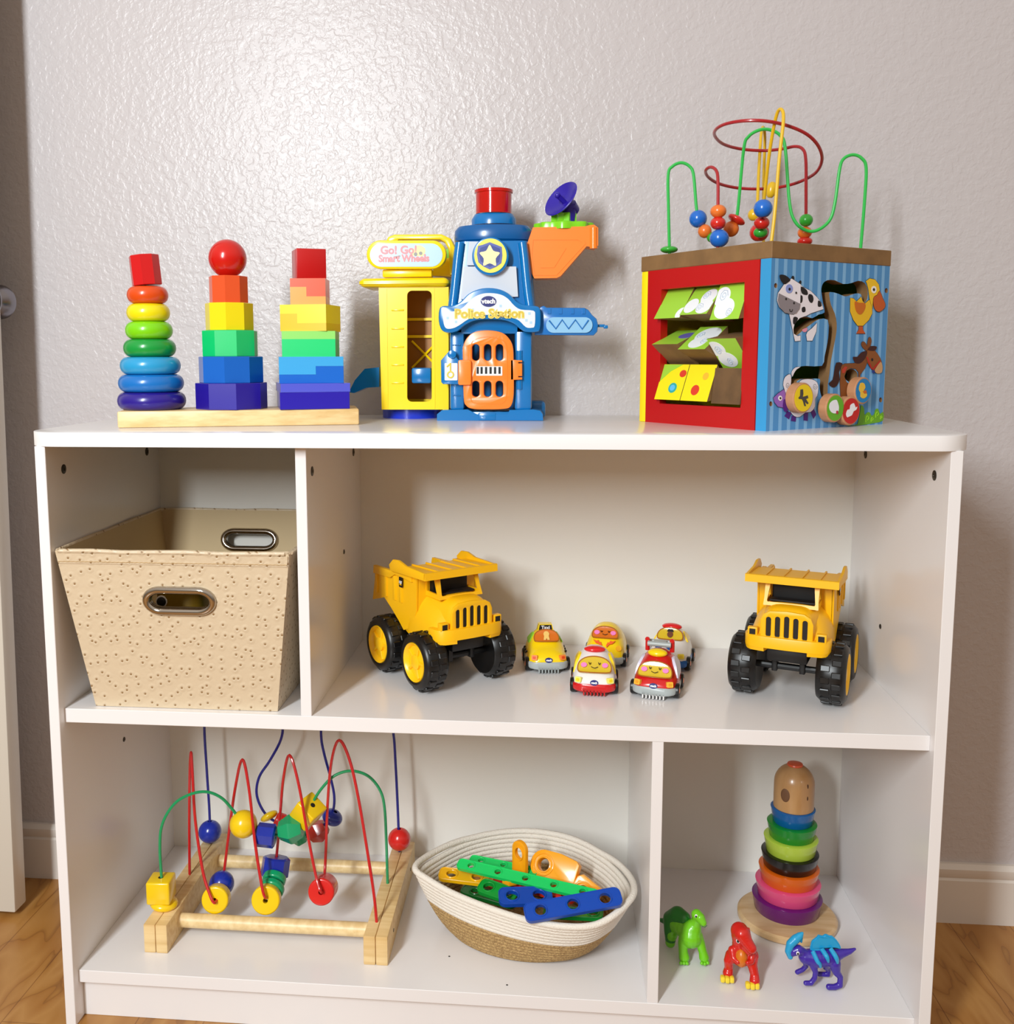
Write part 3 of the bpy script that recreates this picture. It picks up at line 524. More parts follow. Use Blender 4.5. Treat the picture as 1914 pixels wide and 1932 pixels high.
art('cow_head', [(460, 375), (545, 430), (540, 600), (530, 660), (480, 708), (400, 695), (345, 640), (325, 580), (335, 510), (390, 430)], 'ebe6ee', .0008, outline=OL, sm=0, parent=cow)
art('cow_muzzle', [(338, 512), (540, 612), (532, 655), (500, 700), (450, 708), (390, 690), (345, 640), (328, 580)], '8a8288', .0013, sm=0, parent=cow)
art('cow_ear', [(346, 342), (400, 345), (445, 385), (425, 410), (390, 428), (358, 395)], '141214', .0013, sm=3, parent=cow)
art('cow_horn', [(460, 372), (465, 352), (482, 352), (484, 385)], '141214', .0007, sm=2, parent=cow); art('cow_horn', [(528, 410), (545, 390), (552, 405), (546, 425)], '141214', .0007, sm=2, parent=cow)
art('cow_eye_patch', ell(436, 470, 33, 42), '8a9ad8', .0013, sm=0, parent=cow); art('cow_eye', ell(437, 474, 10, 14, 12), '141214', .0016, sm=0, parent=cow)
for u, v in ((498, 508), (404, 566), (478, 604)): art('cow_dot', ell(u, v, 7, 11, 10), '141214', .0017, sm=0, parent=cow)
bm = NB(); tube(bm, [(c4(u, v)[0], -.0017, c4(u, v)[1]) for u, v in ((438, 660), (442, 680), (455, 684), (464, 662))], .0005, 6, smooth=3); fin('cow_mouth', bm, black, cow)
# duck
dk = art('duck_body', [(1012, 555), (1040, 560), (1070, 590), (1100, 560), (1112, 545), (1128, 590), (1150, 608), (1180, 580), (1200, 570), (1215, 640), (1215, 700), (1185, 760), (1130, 815), (1080, 815), (1040, 760), (1010, 680)], 'e8b81c', .0004, outline=OL, sm=0)
art('duck_head', [(1155, 400), (1190, 374), (1240, 385), (1275, 430), (1285, 490), (1250, 540), (1222, 560), (1215, 650), (1190, 560), (1180, 480), (1165, 420)], 'ecc020', .0007, outline=OL, sm=0, parent=dk)
art('duck_wing', [(1050, 590), (1090, 600), (1145, 605), (1148, 650), (1120, 700), (1090, 708), (1060, 670)], 'c86a14', .0009, sm=3, parent=dk)
art('duck_bill', [(1282, 490), (1310, 560), (1333, 610), (1325, 650), (1280, 685), (1245, 670), (1225, 620), (1228, 550), (1260, 530)], 'c0561a', .0010, outline=OL, sm=2, parent=dk)
art('duck_leg', [(1090, 820), (1128, 820), (1128, 850), (1152, 888), (1068, 888), (1092, 850)], 'c0501a', .0004, outline=OL, sm=0, parent=dk)
art('duck_eye_white', ell(1228, 478, 24, 34), 'f0ece8', .0012, sm=0, parent=dk); art('duck_eye', ell(1226, 478, 10, 14, 12), '141214', .0015, sm=0, parent=dk)
# horse
hs = art('horse_body', [(925, 1185), (960, 1170), (1050, 1165), (1110, 1130), (1165, 1090), (1172, 1150), (1150, 1210), (1105, 1270), (1098, 1310), (1088, 1300), (1088, 1250), (1060, 1218), (1015, 1212), (975, 1235), (955, 1290), (975, 1340), (990, 1352), (972, 1500), (922, 1490), (915, 1350)], '80481c', .0004, outline=OL * .6, sm=0)
art('horse_head', [(1160, 1060), (1190, 1040), (1240, 1050), (1290, 1120), (1308, 1190), (1300, 1250), (1265, 1262), (1230, 1240), (1200, 1210), (1170, 1160), (1155, 1110)], '8a4e1e', .0007, outline=OL * .6, sm=2, parent=hs)
art('horse_ear', [(1180, 930), (1200, 925), (1208, 960), (1195, 1010), (1175, 1045), (1168, 1000)], '7c441a', .0006, outline=OL * .5, sm=2, parent=hs)
art('horse_ear', [(1118, 970), (1140, 965), (1165, 1000), (1170, 1050), (1140, 1035), (1115, 1000)], '7c441a', .0006, outline=OL * .5, sm=2, parent=hs)
art('horse_mane', [(1035, 1105), (1075, 1105), (1110, 1065), (1160, 1050), (1165, 1080), (1140, 1130), (1100, 1165), (1060, 1165), (1040, 1140)], '3a1210', .0009, sm=2, parent=hs); art('horse_mane', [(1172, 1040), (1200, 1005), (1255, 1010), (1240, 1045), (1210, 1050)], '3a1210', .0011, sm=2, parent=hs)
art('horse_tail', [(880, 1160), (935, 1165), (925, 1200), (905, 1250), (910, 1320), (880, 1380), (840, 1390), (808, 1355), (845, 1320), (860, 1240)], '34100e', .0006, sm=2, parent=hs)
art('horse_muzzle', [(1290, 1150), (1308, 1190), (1302, 1250), (1262, 1262), (1238, 1240), (1255, 1200)], 'c89a6c', .0011, sm=2, parent=hs)
art('horse_bridle', [(1158, 1110), (1168, 1105), (1215, 1220), (1200, 1218)], 'b02018', .0012, sm=0, parent=hs); art('horse_bridle', [(1210, 1222), (1282, 1140), (1290, 1150), (1222, 1230)], 'b02018', .0012, sm=0, parent=hs)
art('horse_patch', [(932, 1225), (960, 1195), (982, 1200), (955, 1255), (935, 1260)], 'b83824', .0009, sm=0, parent=hs); art('horse_eye', ell(1212, 1132, 9, 14, 12), '141214', .0012, sm=0, parent=hs); art('bridle_knot', ell(1222, 1245, 14, 16, 12), '1c3480', .0014, sm=0, parent=hs)
# sheep
sh = art('sheep_wool', [(452, 1270), (458, 1330), (452, 1420), (500, 1395), (540, 1335), (580, 1316), (650, 1316), (700, 1345), (712, 1400), (700, 1470), (680, 1500), (680, 1570), (640, 1620), (590, 1625), (540, 1665), (490, 1660), (455, 1620), (440, 1560), (400, 1520), (385, 1460), (400, 1420), (385, 1370), (395, 1310), (420, 1280)], 'e4dee8', .0004, outline=OL, sm=2)
art('sheep_wool', [(462, 1262), (470, 1235), (500, 1205), (545, 1200), (510, 1222), (485, 1258), (470, 1290)], 'e4dee8', .0004, outline=OL * .6, sm=2, parent=sh)
art('sheep_face', [(385, 1412), (400, 1440), (402, 1500), (380, 1580), (330, 1570), (300, 1530), (290, 1490), (330, 1450)], '9060b8', .0010, outline=OL, sm=0, parent=sh)
art('sheep_ear', [(385, 1500), (410, 1520), (425, 1580), (410, 1620), (385, 1610), (375, 1560)], '50187c', .0014, sm=2, parent=sh)
art('sheep_eye_white', ell(351, 1492, 18, 24, 16), 'f0ece8', .0014, sm=0, parent=sh); art('sheep_eye', ell(351, 1492, 8, 11, 10), '141214', .0017, sm=0, parent=sh)
for pts in ([(425, 1612), (465, 1630), (440, 1690), (398, 1660)], [(465, 1655), (508, 1660), (502, 1712), (458, 1705)], [(580, 1630), (620, 1625), (615, 1705), (576, 1700)], [(640, 1610), (672, 1590), (695, 1645), (668, 1685)]): art('sheep_leg', pts, '481478', .0002, sm=0, parent=sh)
for u, v in ((425, 1370), (680, 1380)):
    bm = NB(); tube(bm, [(c4(u + math.cos(a) * r_, v + 1.4 * math.sin(a) * r_)[0], -.0009, c4(u + math.cos(a) * r_, v + 1.4 * math.sin(a) * r_)[1]) for a, r_ in [(rad(40 * k), 22 - k * 1.2) for k in range(15)]], .0003, 5); fin('wool_curl', bm, gry, sh)
# grass tufts
gs = art('printed_grass', [(960, 1745), (1080, 1735), (1110, 1560), (1140, 1590), (1145, 1650), (1170, 1625), (1195, 1625), (1210, 1655), (1235, 1640), (1245, 1600), (1272, 1590), (1290, 1640), (1318, 1620), (1318, 1700), (1230, 1725), (1100, 1745)], '6aa81a', .0004, sm=2)
for u, v, s in ((1170, 1690, 26), (1262, 1650, 24), (1215, 1695, 18), (1300, 1675, 14)):
    bm = NB(); tube(bm, [(c4(a, b)[0], -.0008, c4(a, b)[1]) for a, b in ((u - s * .6, v + s), (u - s * .5, v - s * .6), (u, v - s * 1.3), (u + s * .5, v - s * .5), (u, v + s * .3))], .0004, 5, smooth=3); fin('grass_curl', bm, mat('print_lime', 'a4d828', .4), gs)
# wooden sliding discs
beech = mat('beech_wood', 'c08a62', .5, var=(20, 'b07a54', (1, 1, 6)))
def disc(u, v, ru, rv, hexc, th_, base):
    x, z = c4(u, v, base + th_); R_ = rv / 4.953 / 1330
    M = Matrix.Translation((x, -base, z)) @ Matrix.Rotation(rad(90), 4, 'X')
    bm = NB(); lathe(bm, [(0, -.014), (.005, -.014), (.005, 0), (R_ - .0008, 0), (R_, .001), (R_, th_ - .0012), (R_ - .0012, th_), (0, th_)], 36, M); d = fin('sliding_disc', bm, beech, cube)
    bm = NB(); lathe(bm, [(0, 0), (R_ * .88, 0), (R_ * .88, .0003), (0, .0003)], 36, M @ Matrix.Translation((0, 0, th_))); fin('disc_sticker', bm, mat('print_' + hexc, hexc, .35), d)
    return d, base + th_ + .0004
d, of = disc(578, 1490, 80, 122, 'e8c818', .0125, .001)
art('printed_donkey', [(548, 1412), (572, 1408), (575, 1450), (570, 1480), (605, 1470), (615, 1465), (622, 1490), (600, 1500), (625, 1540), (610, 1548), (590, 1525), (600, 1565), (585, 1566), (572, 1520), (560, 1500), (535, 1500), (530, 1488), (545, 1470)], '45403c', of, conv=lambda u, v: c4(u, v, of), sm=0, parent=d)
d, of = disc(875, 1585, 68, 118, '62a824', .0125, .001)
art('printed_sheep', [(850, 1515), (885, 1508), (900, 1540), (908, 1580), (900, 1620), (870, 1635), (835, 1620), (818, 1580), (825, 1540)], 'e8e6ec', of, conv=lambda u, v: c4(u, v, of), sm=3, parent=d); art('printed_sheep_head', ell(890, 1625, 10, 18, 12), 'b03040', of + .0003, conv=lambda u, v: c4(u, v, of), sm=0, parent=d)
d, of = disc(1022, 1612, 72, 120, 'c01c1c', .0125, .001)
art('printed_dog', [(1030, 1545), (1050, 1540), (1065, 1580), (1080, 1570), (1070, 1600), (1045, 1615), (1030, 1650), (1000, 1665), (985, 1670), (975, 1640), (990, 1600), (1010, 1595), (1015, 1560)], 'ece8ec', of, conv=lambda u, v: c4(u, v, of), sm=2, parent=d)
d, of = disc(1138, 1422, 68, 113, '1c7cb8', .0125, .001)
art('printed_duckling', [(1095, 1410), (1110, 1350), (1145, 1355), (1155, 1395), (1140, 1420), (1165, 1440), (1170, 1470), (1140, 1495), (1110, 1480), (1110, 1440)], 'e4b838', of, conv=lambda u, v: c4(u, v, of), sm=2, parent=d); art('printed_duckling_wing', [(1130, 1430), (1160, 1415), (1168, 1445), (1145, 1450)], 'c86420', of + .0003, conv=lambda u, v: c4(u, v, of), sm=0, parent=d)
# turning picture blocks in the window: 3 rows of 3 prisms on rods
lime = mat('block_lime', '9cd03c', .45); byel = mat('block_yellow', 'f2e010', .45); mdark = mat('mdf_dark', '6e5030', .7, var=(40, '5e4428', (1, 1, 1)))
xsL, xsR = op[0][0] - .001, op[1][0] + .001; cw = (xsR - xsL) / 3
zr = [(op[0][1] * .5 + op[1][1] * .5), (op[3][1] * .5 + op[2][1] * .5)]; rh = (zr[0] - zr[1]) / 3
cld = mat('print_cloud', 'e9eef2', .45); swl = mat('print_swirl', 'a8b8cc', .4)
# per block: lean of picture face (deg from vertical, + = faces up), face colour
spec = [[(33, 0), (40, 0), (22, 0)], [(68, 0), (54, 0), (-40, 0)], [(20, 1), (20, 1), (8, 2)]]
for r_ in range(3):
    zc = zr[0] - rh * (r_ + .5) - .001
    for c_ in range(3):
        lean, kind = spec[r_][c_]; x0 = xsL + cw * c_ + .0006; sd = .0495 if kind != 2 else .045; hh = sd * .866; bw = cw - .0012
        M = FLM(-.0135) @ Matrix.Translation((x0, zc, 0)) @ Matrix.Rotation(rad(-lean), 4, 'X')
        bm = NB(); tri = [(-sd / 2, hh / 3), (sd / 2, hh / 3), (0, -2 * hh / 3)]   # (y,z) local, face towards +z
        a = [bm.verts.new((0, y, z)) for y, z in tri]; b = [bm.verts.new((bw, y, z)) for y, z in tri]
        for i in range(3): fc = bm.faces.new((a[i], a[(i + 1) % 3], b[(i + 1) % 3], b[i])); fc.material_index = 0 if i else 1
        bm.faces.new(a[::-1]); bm.faces.new(b); bmesh.ops.recalc_face_normals(bm, faces=bm.faces[:]); bmesh.ops.transform(bm, matrix=M, verts=bm.verts)
        face_m = mdark if kind == 2 else (byel if kind == 1 else lime)
        bo = fin('picture_block', bm, [mdark if kind == 2 else mdf, face_m], cube)
        if kind == 2: continue
        FM = M @ Matrix.Translation((0, 0, hh / 3)); bm = NB(); bm2 = NB()
        cl = lambda bmx, cx, cy, rx, ry, o=0: plate(bmx, [(min(max(px_, .0003), bw - .0003), min(max(py_, -sd / 2 + .0003), sd / 2 - .0003)) for px_, py_ in ell(cx, cy, rx, ry, 28)], .0003, M=FM @ Matrix.Translation((0, 0, o)))
        sw = lambda bmx, cx, cy, q: tube(bmx, [(cx + q * (1 - k / 16) * math.cos(.9 * k), cy + q * 1.3 * (1 - k / 16) * math.sin(.9 * k), .0006) for k in range(15)], .00035, 5, M=FM)
        if r_ == 0 and c_ == 0: cl(bm, bw, -.019, .010, .010); n_ = ['printed_cloud']
        if r_ == 0 and c_ == 1: cl(bm, bw * .7, .004, .012, .013); cl(bm, bw * .25, -.010, .011, .012, .0001); cl(bm, bw * .75, -.012, .013, .012, .0002); sw(bm2, bw * .6, .006, .006); sw(bm2, bw * .6, -.014, .006)
        if r_ == 0 and c_ == 2: cl(bm, bw * .2, .006, .013, .013); cl(bm, bw * .4, -.010, .016, .014, .0001); sw(bm2, bw * .25, .007, .007); sw(bm2, bw * .6, -.016, .005)
        if r_ == 1 and c_ == 0: cl(bm, bw * .8, .005, .014, .010)
        if r_ == 1 and c_ == 1: cl(bm, bw * .6, .006, .020, .016); cl(bm, bw * .5, -.010, .014, .012, .0001); sw(bm2, bw * .35, .005, .006); sw(bm2, bw * .7, -.008, .006)
        if r_ == 1 and c_ == 2: cl(bm, bw * .15, .008, .014, .012); cl(bm, bw * .35, -.009, .015, .012, .0001); sw(bm2, bw * .2, .006, .006); sw(bm2, bw * .4, -.012, .005)
        if r_ == 2 and c_ == 0: 
            cl(bm, bw * .6, -.008, .0075, .007); cl(bm2, bw * .6, -.008, .0045, .0042, .0003); o = fin('printed_spot', bm, mat('print_teal', '30a8a0', .4), bo); fin('printed_spot', bm2, mat('print_sky2', '60b8e8', .4), o)
            bm = NB(); cl(bm, bw * .85, .012, .006, .005); fin('printed_spot', bm, mat('print_red2', 'd83c24', .4), bo); bm = NB(); cr = [(0.0004, sd / 2 - .0004), (bw * .75, sd / 2 - .0004), (bw * .35, sd * .3), (.0004, 0)]; plate(bm, cr, .0003, M=FM); fin('printed_corner', bm, lime, bo); continue
        if r_ == 2 and c_ == 1:
            cl(bm, bw * .45, -.010, .0070, .007); fin('printed_spot', bm, MATS['print_red2'], bo); cl(bm2, bw * .7, .009, .005, .005); fin('printed_spot', bm2, mat('print_amber', 'f0b830', .4), bo); continue
        c_o = fin('printed_cloud', bm, mat('print_violet', '7068b8', .4) if (r_ == 1 and c_ == 0) else cld, bo)
        if len(bm2.verts): fin('printed_swirl', bm2, swl, c_o)
        else: bm2.free()
rod = mat('rod_white', 'd8d4d0', .4)
for r_ in range(3):
    zc = zr[0] - rh * (r_ + .5) - .001; bm = NB(); tube(bm, [(.0135, AC - xsL + .012, zc), (.0135, AC - xsR - .008, zc)], .0016, 8); fin('block_rod', bm, rod, cube)
# bead wires
def W3(u, v, y): p = aty(u / 2.928 + 1180, v / 2.928 + 180, y); return Mi @ p
def wire(name, pts, m, r=.0021):
    q = [W3(*p) for p in pts]; q[0].z = min(q[0].z, HC + .0005); q[-1].z = min(q[-1].z, HC + .0005)
    bm = NB(); tube(bm, q, r, 10, smooth=6); return fin(name, bm, m, cube)
wg = mat('wire_green', '2cb84c', .3, coat=.3); wr = mat('wire_red', 'a81c24', .3, coat=.3); wy = mat('wire_yellow', 'e0b418', .35, coat=.3)
wire('green_wire', [(246, 868, .222), (240, 640, .222), (238, 440, .222), (262, 392, .221), (310, 372, .220), (356, 392, .219), (378, 440, .218), (392, 600, .216), (405, 690, .215), (440, 752, .212), (490, 790, .21), (550, 772, .208), (600, 720, .206), (622, 640, .205), (655, 300, .203), (682, 228, .202), (740, 192, .2), (800, 190, .2), (858, 222, .2), (885, 295, .2), (908, 590, .198), (938, 695, .197), (998, 745, .196), (1062, 745, .196), (1130, 690, .195), (1160, 590, .195), (1185, 410, .196), (1208, 350, .198), (1260, 328, .2), (1308, 348, .2), (1332, 405, .2), (1322, 600, .2), (1300, 858, .2)], wg)
wire('red_wire', [(512, 850, .165), (513, 640, .165), (513, 470, .168), (503, 415, .174), (472, 396, .185), (445, 416, .2), (460, 452, .225), (520, 488, .25), (620, 511, .27), (740, 517, .275), (860, 506, .265), (970, 475, .24), (1055, 425, .21), (1088, 355, .18), (1068, 280, .155), (1005, 215, .135), (900, 168, .12), (780, 142, .11), (660, 140, .115), (555, 158, .135), (500, 190, .16), (498, 228, .19), (545, 270, .225), (640, 296, .25), (760, 305, .255), (860, 297, .245), (940, 282, .23), (982, 298, .22), (998, 350, .215), (1000, 500, .215), (1000, 830, .215)], wr)
wire('yellow_wire', [(808, 812, .08), (828, 640, .082), (852, 350, .09), (874, 150, .095), (868, 82, .102), (838, 105, .112), (800, 300, .13), (770, 560, .155), (757, 690, .175), (745, 770, .2), (730, 730, .225), (735, 500, .245), (748, 260, .262), (760, 176, .278), (772, 230, .29), (766, 450, .30), (765, 650, .305), (768, 820, .31)], wy)
bb, bo_, br_, bg_, by_ = mat('bead_blue', '1468c8', .25, coat=.4), mat('bead_orange', 'e8762c', .3, coat=.3), mat('bead_red', 'd0241c', .25, coat=.4), mat('bead_green', '34a834', .3, coat=.3), mat('bead_yellow', 'e4b820', .3, coat=.3)
def bead(u, v, y, r, m, sc=(1, 1, 1), tilt=0, name='bead'):
    p = W3(u, v, y); R_ = r / 2.928 / 1400; bm = NB(); hl = .0022 / R_
    pr = [(hl * .8, -.93)] + [(math.cos(a), math.sin(a)) for a in [rad(-68 + 8.5 * i) for i in range(17)]] + [(hl * .8, .93)]
    lathe(bm, [(a * R_ * sc[0], b * R_ * sc[2]) for a, b in pr], 24, Matrix.Translation(p) @ Matrix.Rotation(-TH, 4, 'Z') @ Matrix.Rotation(rad(tilt), 4, 'Y')); return fin(name, bm, m, cube)
bead(243, 852, .222, 48, bg_, (1, 1, .42), name='disc_bead'); bead(403, 682, .215, 48, bb, tilt=-15); bead(440, 750, .212, 37, bo_, tilt=-40); bead(487, 785, .21, 36, bg_, (1, 1, .8)); bead(585, 738, .206, 42, bo_, tilt=35); bead(615, 686, .2045, 50, br_, (1, 1, .42), 30, name='disc_bead')
bead(515, 640, .165, 42, bo_, (1, 1, .82)); bead(513, 706, .165, 40, br_, (1, 1, .86)); bead(520, 790, .165, 50, bb, (1, 1, .95))
bead(762, 625, .158, 48, bb, tilt=-8); bead(755, 705, .175, 40, br_, (1, 1, .85)); bead(748, 757, .19, 37, bg_, (1, 1, .75)); bead(741, 757, .222, 52, br_, (1, 1, .95)); bead(712, 660, .235, 34, by_); bead(808, 522, .262, 42, by_, (.7, .7, 1.1), 10)
bead(1000, 690, .215, 36, bg_, (1, 1, .95)); bead(993, 758, .215, 38, bo_, (1, 1, .85)); bead(993, 806, .215, 40, br_, (1, 1, .6))
# ------------------------------------------------------------------ fabric storage bin in the left compartment
def ostrich(name, base, spot):
    m = bpy.data.materials.new(name); m.use_nodes = True; nt = m.node_tree; b = nt.nodes['Principled BSDF']; b.inputs['Roughness'].default_value = .45; L = nt.links.new
    tc = nt.nodes.new('ShaderNodeTexCoord'); v = nt.nodes.new('ShaderNodeTexVoronoi'); v.voronoi_dimensions = '2D'; v.inputs['Scale'].default_value = 74; v.inputs['Randomness'].default_value = .8
    sx = nt.nodes.new('ShaderNodeSeparateXYZ'); sa = nt.nodes.new('ShaderNodeMath'); sa.operation = 'ADD'; cx_ = nt.nodes.new('ShaderNodeCombineXYZ'); L(tc.outputs['Object'], sx.inputs[0]); L(sx.outputs[0], sa.inputs[0]); L(sx.outputs[1], sa.inputs[1]); L(sa.outputs[0], cx_.inputs[0]); L(sx.outputs[2], cx_.inputs[1]); L(cx_.outputs[0], v.inputs['Vector'])
    rp = nt.nodes.new('ShaderNodeValToRGB'); e = rp.color_ramp.elements; e[0].position = .07; e[0].color = lin(spot); e[1].position = .13; e[1].color = lin(base)
    L(v.outputs['Distance'], rp.inputs[0]); L(rp.outputs[0], b.inputs['Base Color'])
    r2 = nt.nodes.new('ShaderNodeValToRGB'); e = r2.color_ramp.elements; e[0].position = .08; e[0].color = (0, 0, 0, 1); e[1].position = .45; e[1].color = (.2, .2, .2, 1); k = e.new(.2); k.color = (1, 1, 1, 1)
    L(v.outputs['Distance'], r2.inputs[0]); n = nt.nodes.new('ShaderNodeTexNoise'); n.inputs['Scale'].default_value = 160; L(tc.outputs['Object'], n.inputs['Vector'])
    ad = nt.nodes.new('ShaderNodeMath'); ad.operation = 'MULTIPLY_ADD'; ad.inputs[1].default_value = .5; L(n.outputs['Fac'], ad.inputs[0]); L(r2.outputs[0], ad.inputs[2])
    bp = nt.nodes.new('ShaderNodeBump'); bp.inputs['Strength'].default_value = .5; bp.inputs['Distance'].default_value = .0012; L(ad.outputs[0], bp.inputs['Height']); L(bp.outputs[0], b.inputs['Normal']); return m
om = ostrich('ostrich_leatherette', 'd0bc9e', '8f6f48'); lining = mat('bin_lining', 'c4ab80', .6, bump=(40, .3, .001)); chrome = mat('chrome', 'b8b2aa', .10, 1)
bx0, bx1, by0, by1 = .0505, .2915, .026, .300; tx0, tx1, ty0, ty1 = .0175, .3175, .004, .344; hb_ = .2085
bo = Vector(((bx0 + bx1) / 2, .16, ZM))
bin_ = thing('storage_bin', 'beige ostrich leatherette storage bin with chrome oval handles', 'storage bin', bo)
cb = [Vector((bx0, by0, ZM + .0005)), Vector((bx1, by0, ZM + .0005)), Vector((bx1, by1, ZM + .0005)), Vector((bx0, by1, ZM + .0005))]
ct = [Vector((tx0, ty0, ZM + hb_)), Vector((tx1, ty0, ZM + hb_)), Vector((tx1, ty1, ZM + hb_)), Vector((tx0, ty1, ZM + hb_))]
def wall_map(i):
    a, b, c, d = cb[i], cb[(i + 1) % 4], ct[(i + 1) % 4], ct[i]; n = (b - a).cross(d - a).normalized()
    return lambda s, t, z: a * (1 - s) * (1 - t) + b * s * (1 - t) + c * s * t + d * (1 - s) * t + n * z
def uvw(i, s, t): return wall_map(i)(s, t, 0)
for i in range(4):
    f = wall_map(i); bm = NB(); holes = []
    if i == 0: holes = [rrect(.368, .672, .632, .768, .068, 10)]
    if i == 2: holes = [rrect(.365, .655, .715, .845, .062, 10)]
    if holes: pass
    plate(bm, rrect(0, 1, 0, 1, .0001, 1), .003, holes)
    for q in bm.faces: q.material_index = 1 if all(v.co.z < .001 for v in q.verts) else 0
    for v in bm.verts: v.co = f(v.co.x, v.co.y, v.co.z - .003)
    bmesh.ops.recalc_face_normals(bm, faces=bm.faces[:])
    w_ = fin('wall', bm, [om, lining], bin_, bo)
    if holes:
        h = holes[0]; bm = NB(); tube(bm, [f(x, y, .0010) for x, y in h], .0050, 12, closed=True); tube(bm, [f(x, y, -.0040) for x, y in h], .0050, 12, closed=True)
        bm2 = NB(); loft(bm2, [[f(x, y, z) for x, y in h] for z in (.003, -.006)], cap=False); merge(bm, bm2)
        fin('handle_ring', bm, chrome, w_, bo)
bm = NB(); bm.faces.new([bm.verts.new(c + Vector((0, 0, .001))) for c in cb]); bm.faces.new([bm.verts.new(c + Vector((0, 0, .0035))) for c in cb]); fin('bin_floor', bm, lining, bin_, bo)
bm = NB(); cc = [c + Vector((0, 0, 0)) for c in ct]; pts = []
for i in range(4):
    a, b = cc[i], cc[(i + 1) % 4]
    for k in range(8): pts.append(a.lerp(b, .02 + .96 * k / 7) + Vector((0, 0, .0008 * math.sin(k * 2.1 + i))))
tube(bm, pts, .0030, 8, closed=True); fin('rim', bm, om, bin_, bo)
f = wall_map(0); bm = NB()
for t0, t1, z in ((.925, .99, .0012),): loft(bm, [[f(s, t0, 0), f(s, t0, z), f(s, t1, z + .0004), f(s, t1, 0)] for s in (.004, .25, .5, .75, .996)])
fin('rim_band', bm, om, bin_, bo)
bm = NB(); [tube(bm, [f(s, .935, .0018), f(s + .012, .935, .0018)], .0005, 5) for s in ()]; tube(bm, [f(.005 + .0099 * k, .937 + .002 * (k % 2), .0016) for k in range(101)], .0005, 5); fin('stitching', bm, mat('stitch_tan', 'b89868', .6), bin_, bo)
# toys glimpsed through the front handle
tyb = thing('toy_animal', 'yellow toy with a round dark eye, glimpsed through the front handle of the beige bin', 'toy', (.155, .085, ZM + .004))
bm = NB(); box(bm, .108, .172, .085, .15, ZM + .004, ZM + .172, .018, 4); fin('body', bm, mat('shaded_yellow', '8a6c14', .5), tyb, (.155, .085, ZM + .004))  # yellow darkened in its colour for the shade inside the bin
p = aty(305, 1135, .085); bm = NB(); lathe(bm, [(0, 0), (.0082, 0), (.0074, .0012), (0, .0012)], 24, front(p.x, .0855, p.z)); ey = fin('eye_white', bm, pwh, tyb, (.155, .085, ZM + .004)); bm = NB(); sphere(bm, (p.x, .084, p.z), .0063, sc=(1, .5, 1)); fin('eye', bm, blk, ey, (.155, .085, ZM + .004))
p = aty(397, 1158, .06); bm = NB(); tube(bm, [(p.x + .022 * math.cos(a), .105 + .022 * math.sin(a), ZM + .141) for a in [rad(20 * k) for k in range(18)]], .0045, 10, closed=True); tube(bm, [(p.x, .105, ZM + .0065), (p.x, .105, ZM + .137)], .012, 12)
tag(fin('toy_hoop', bm, mat('teal_plastic', '109878', .4), org=(p.x, .105, ZM + .004)), 'teal green round toy glimpsed at the right inside the bin front handle', 'toy')

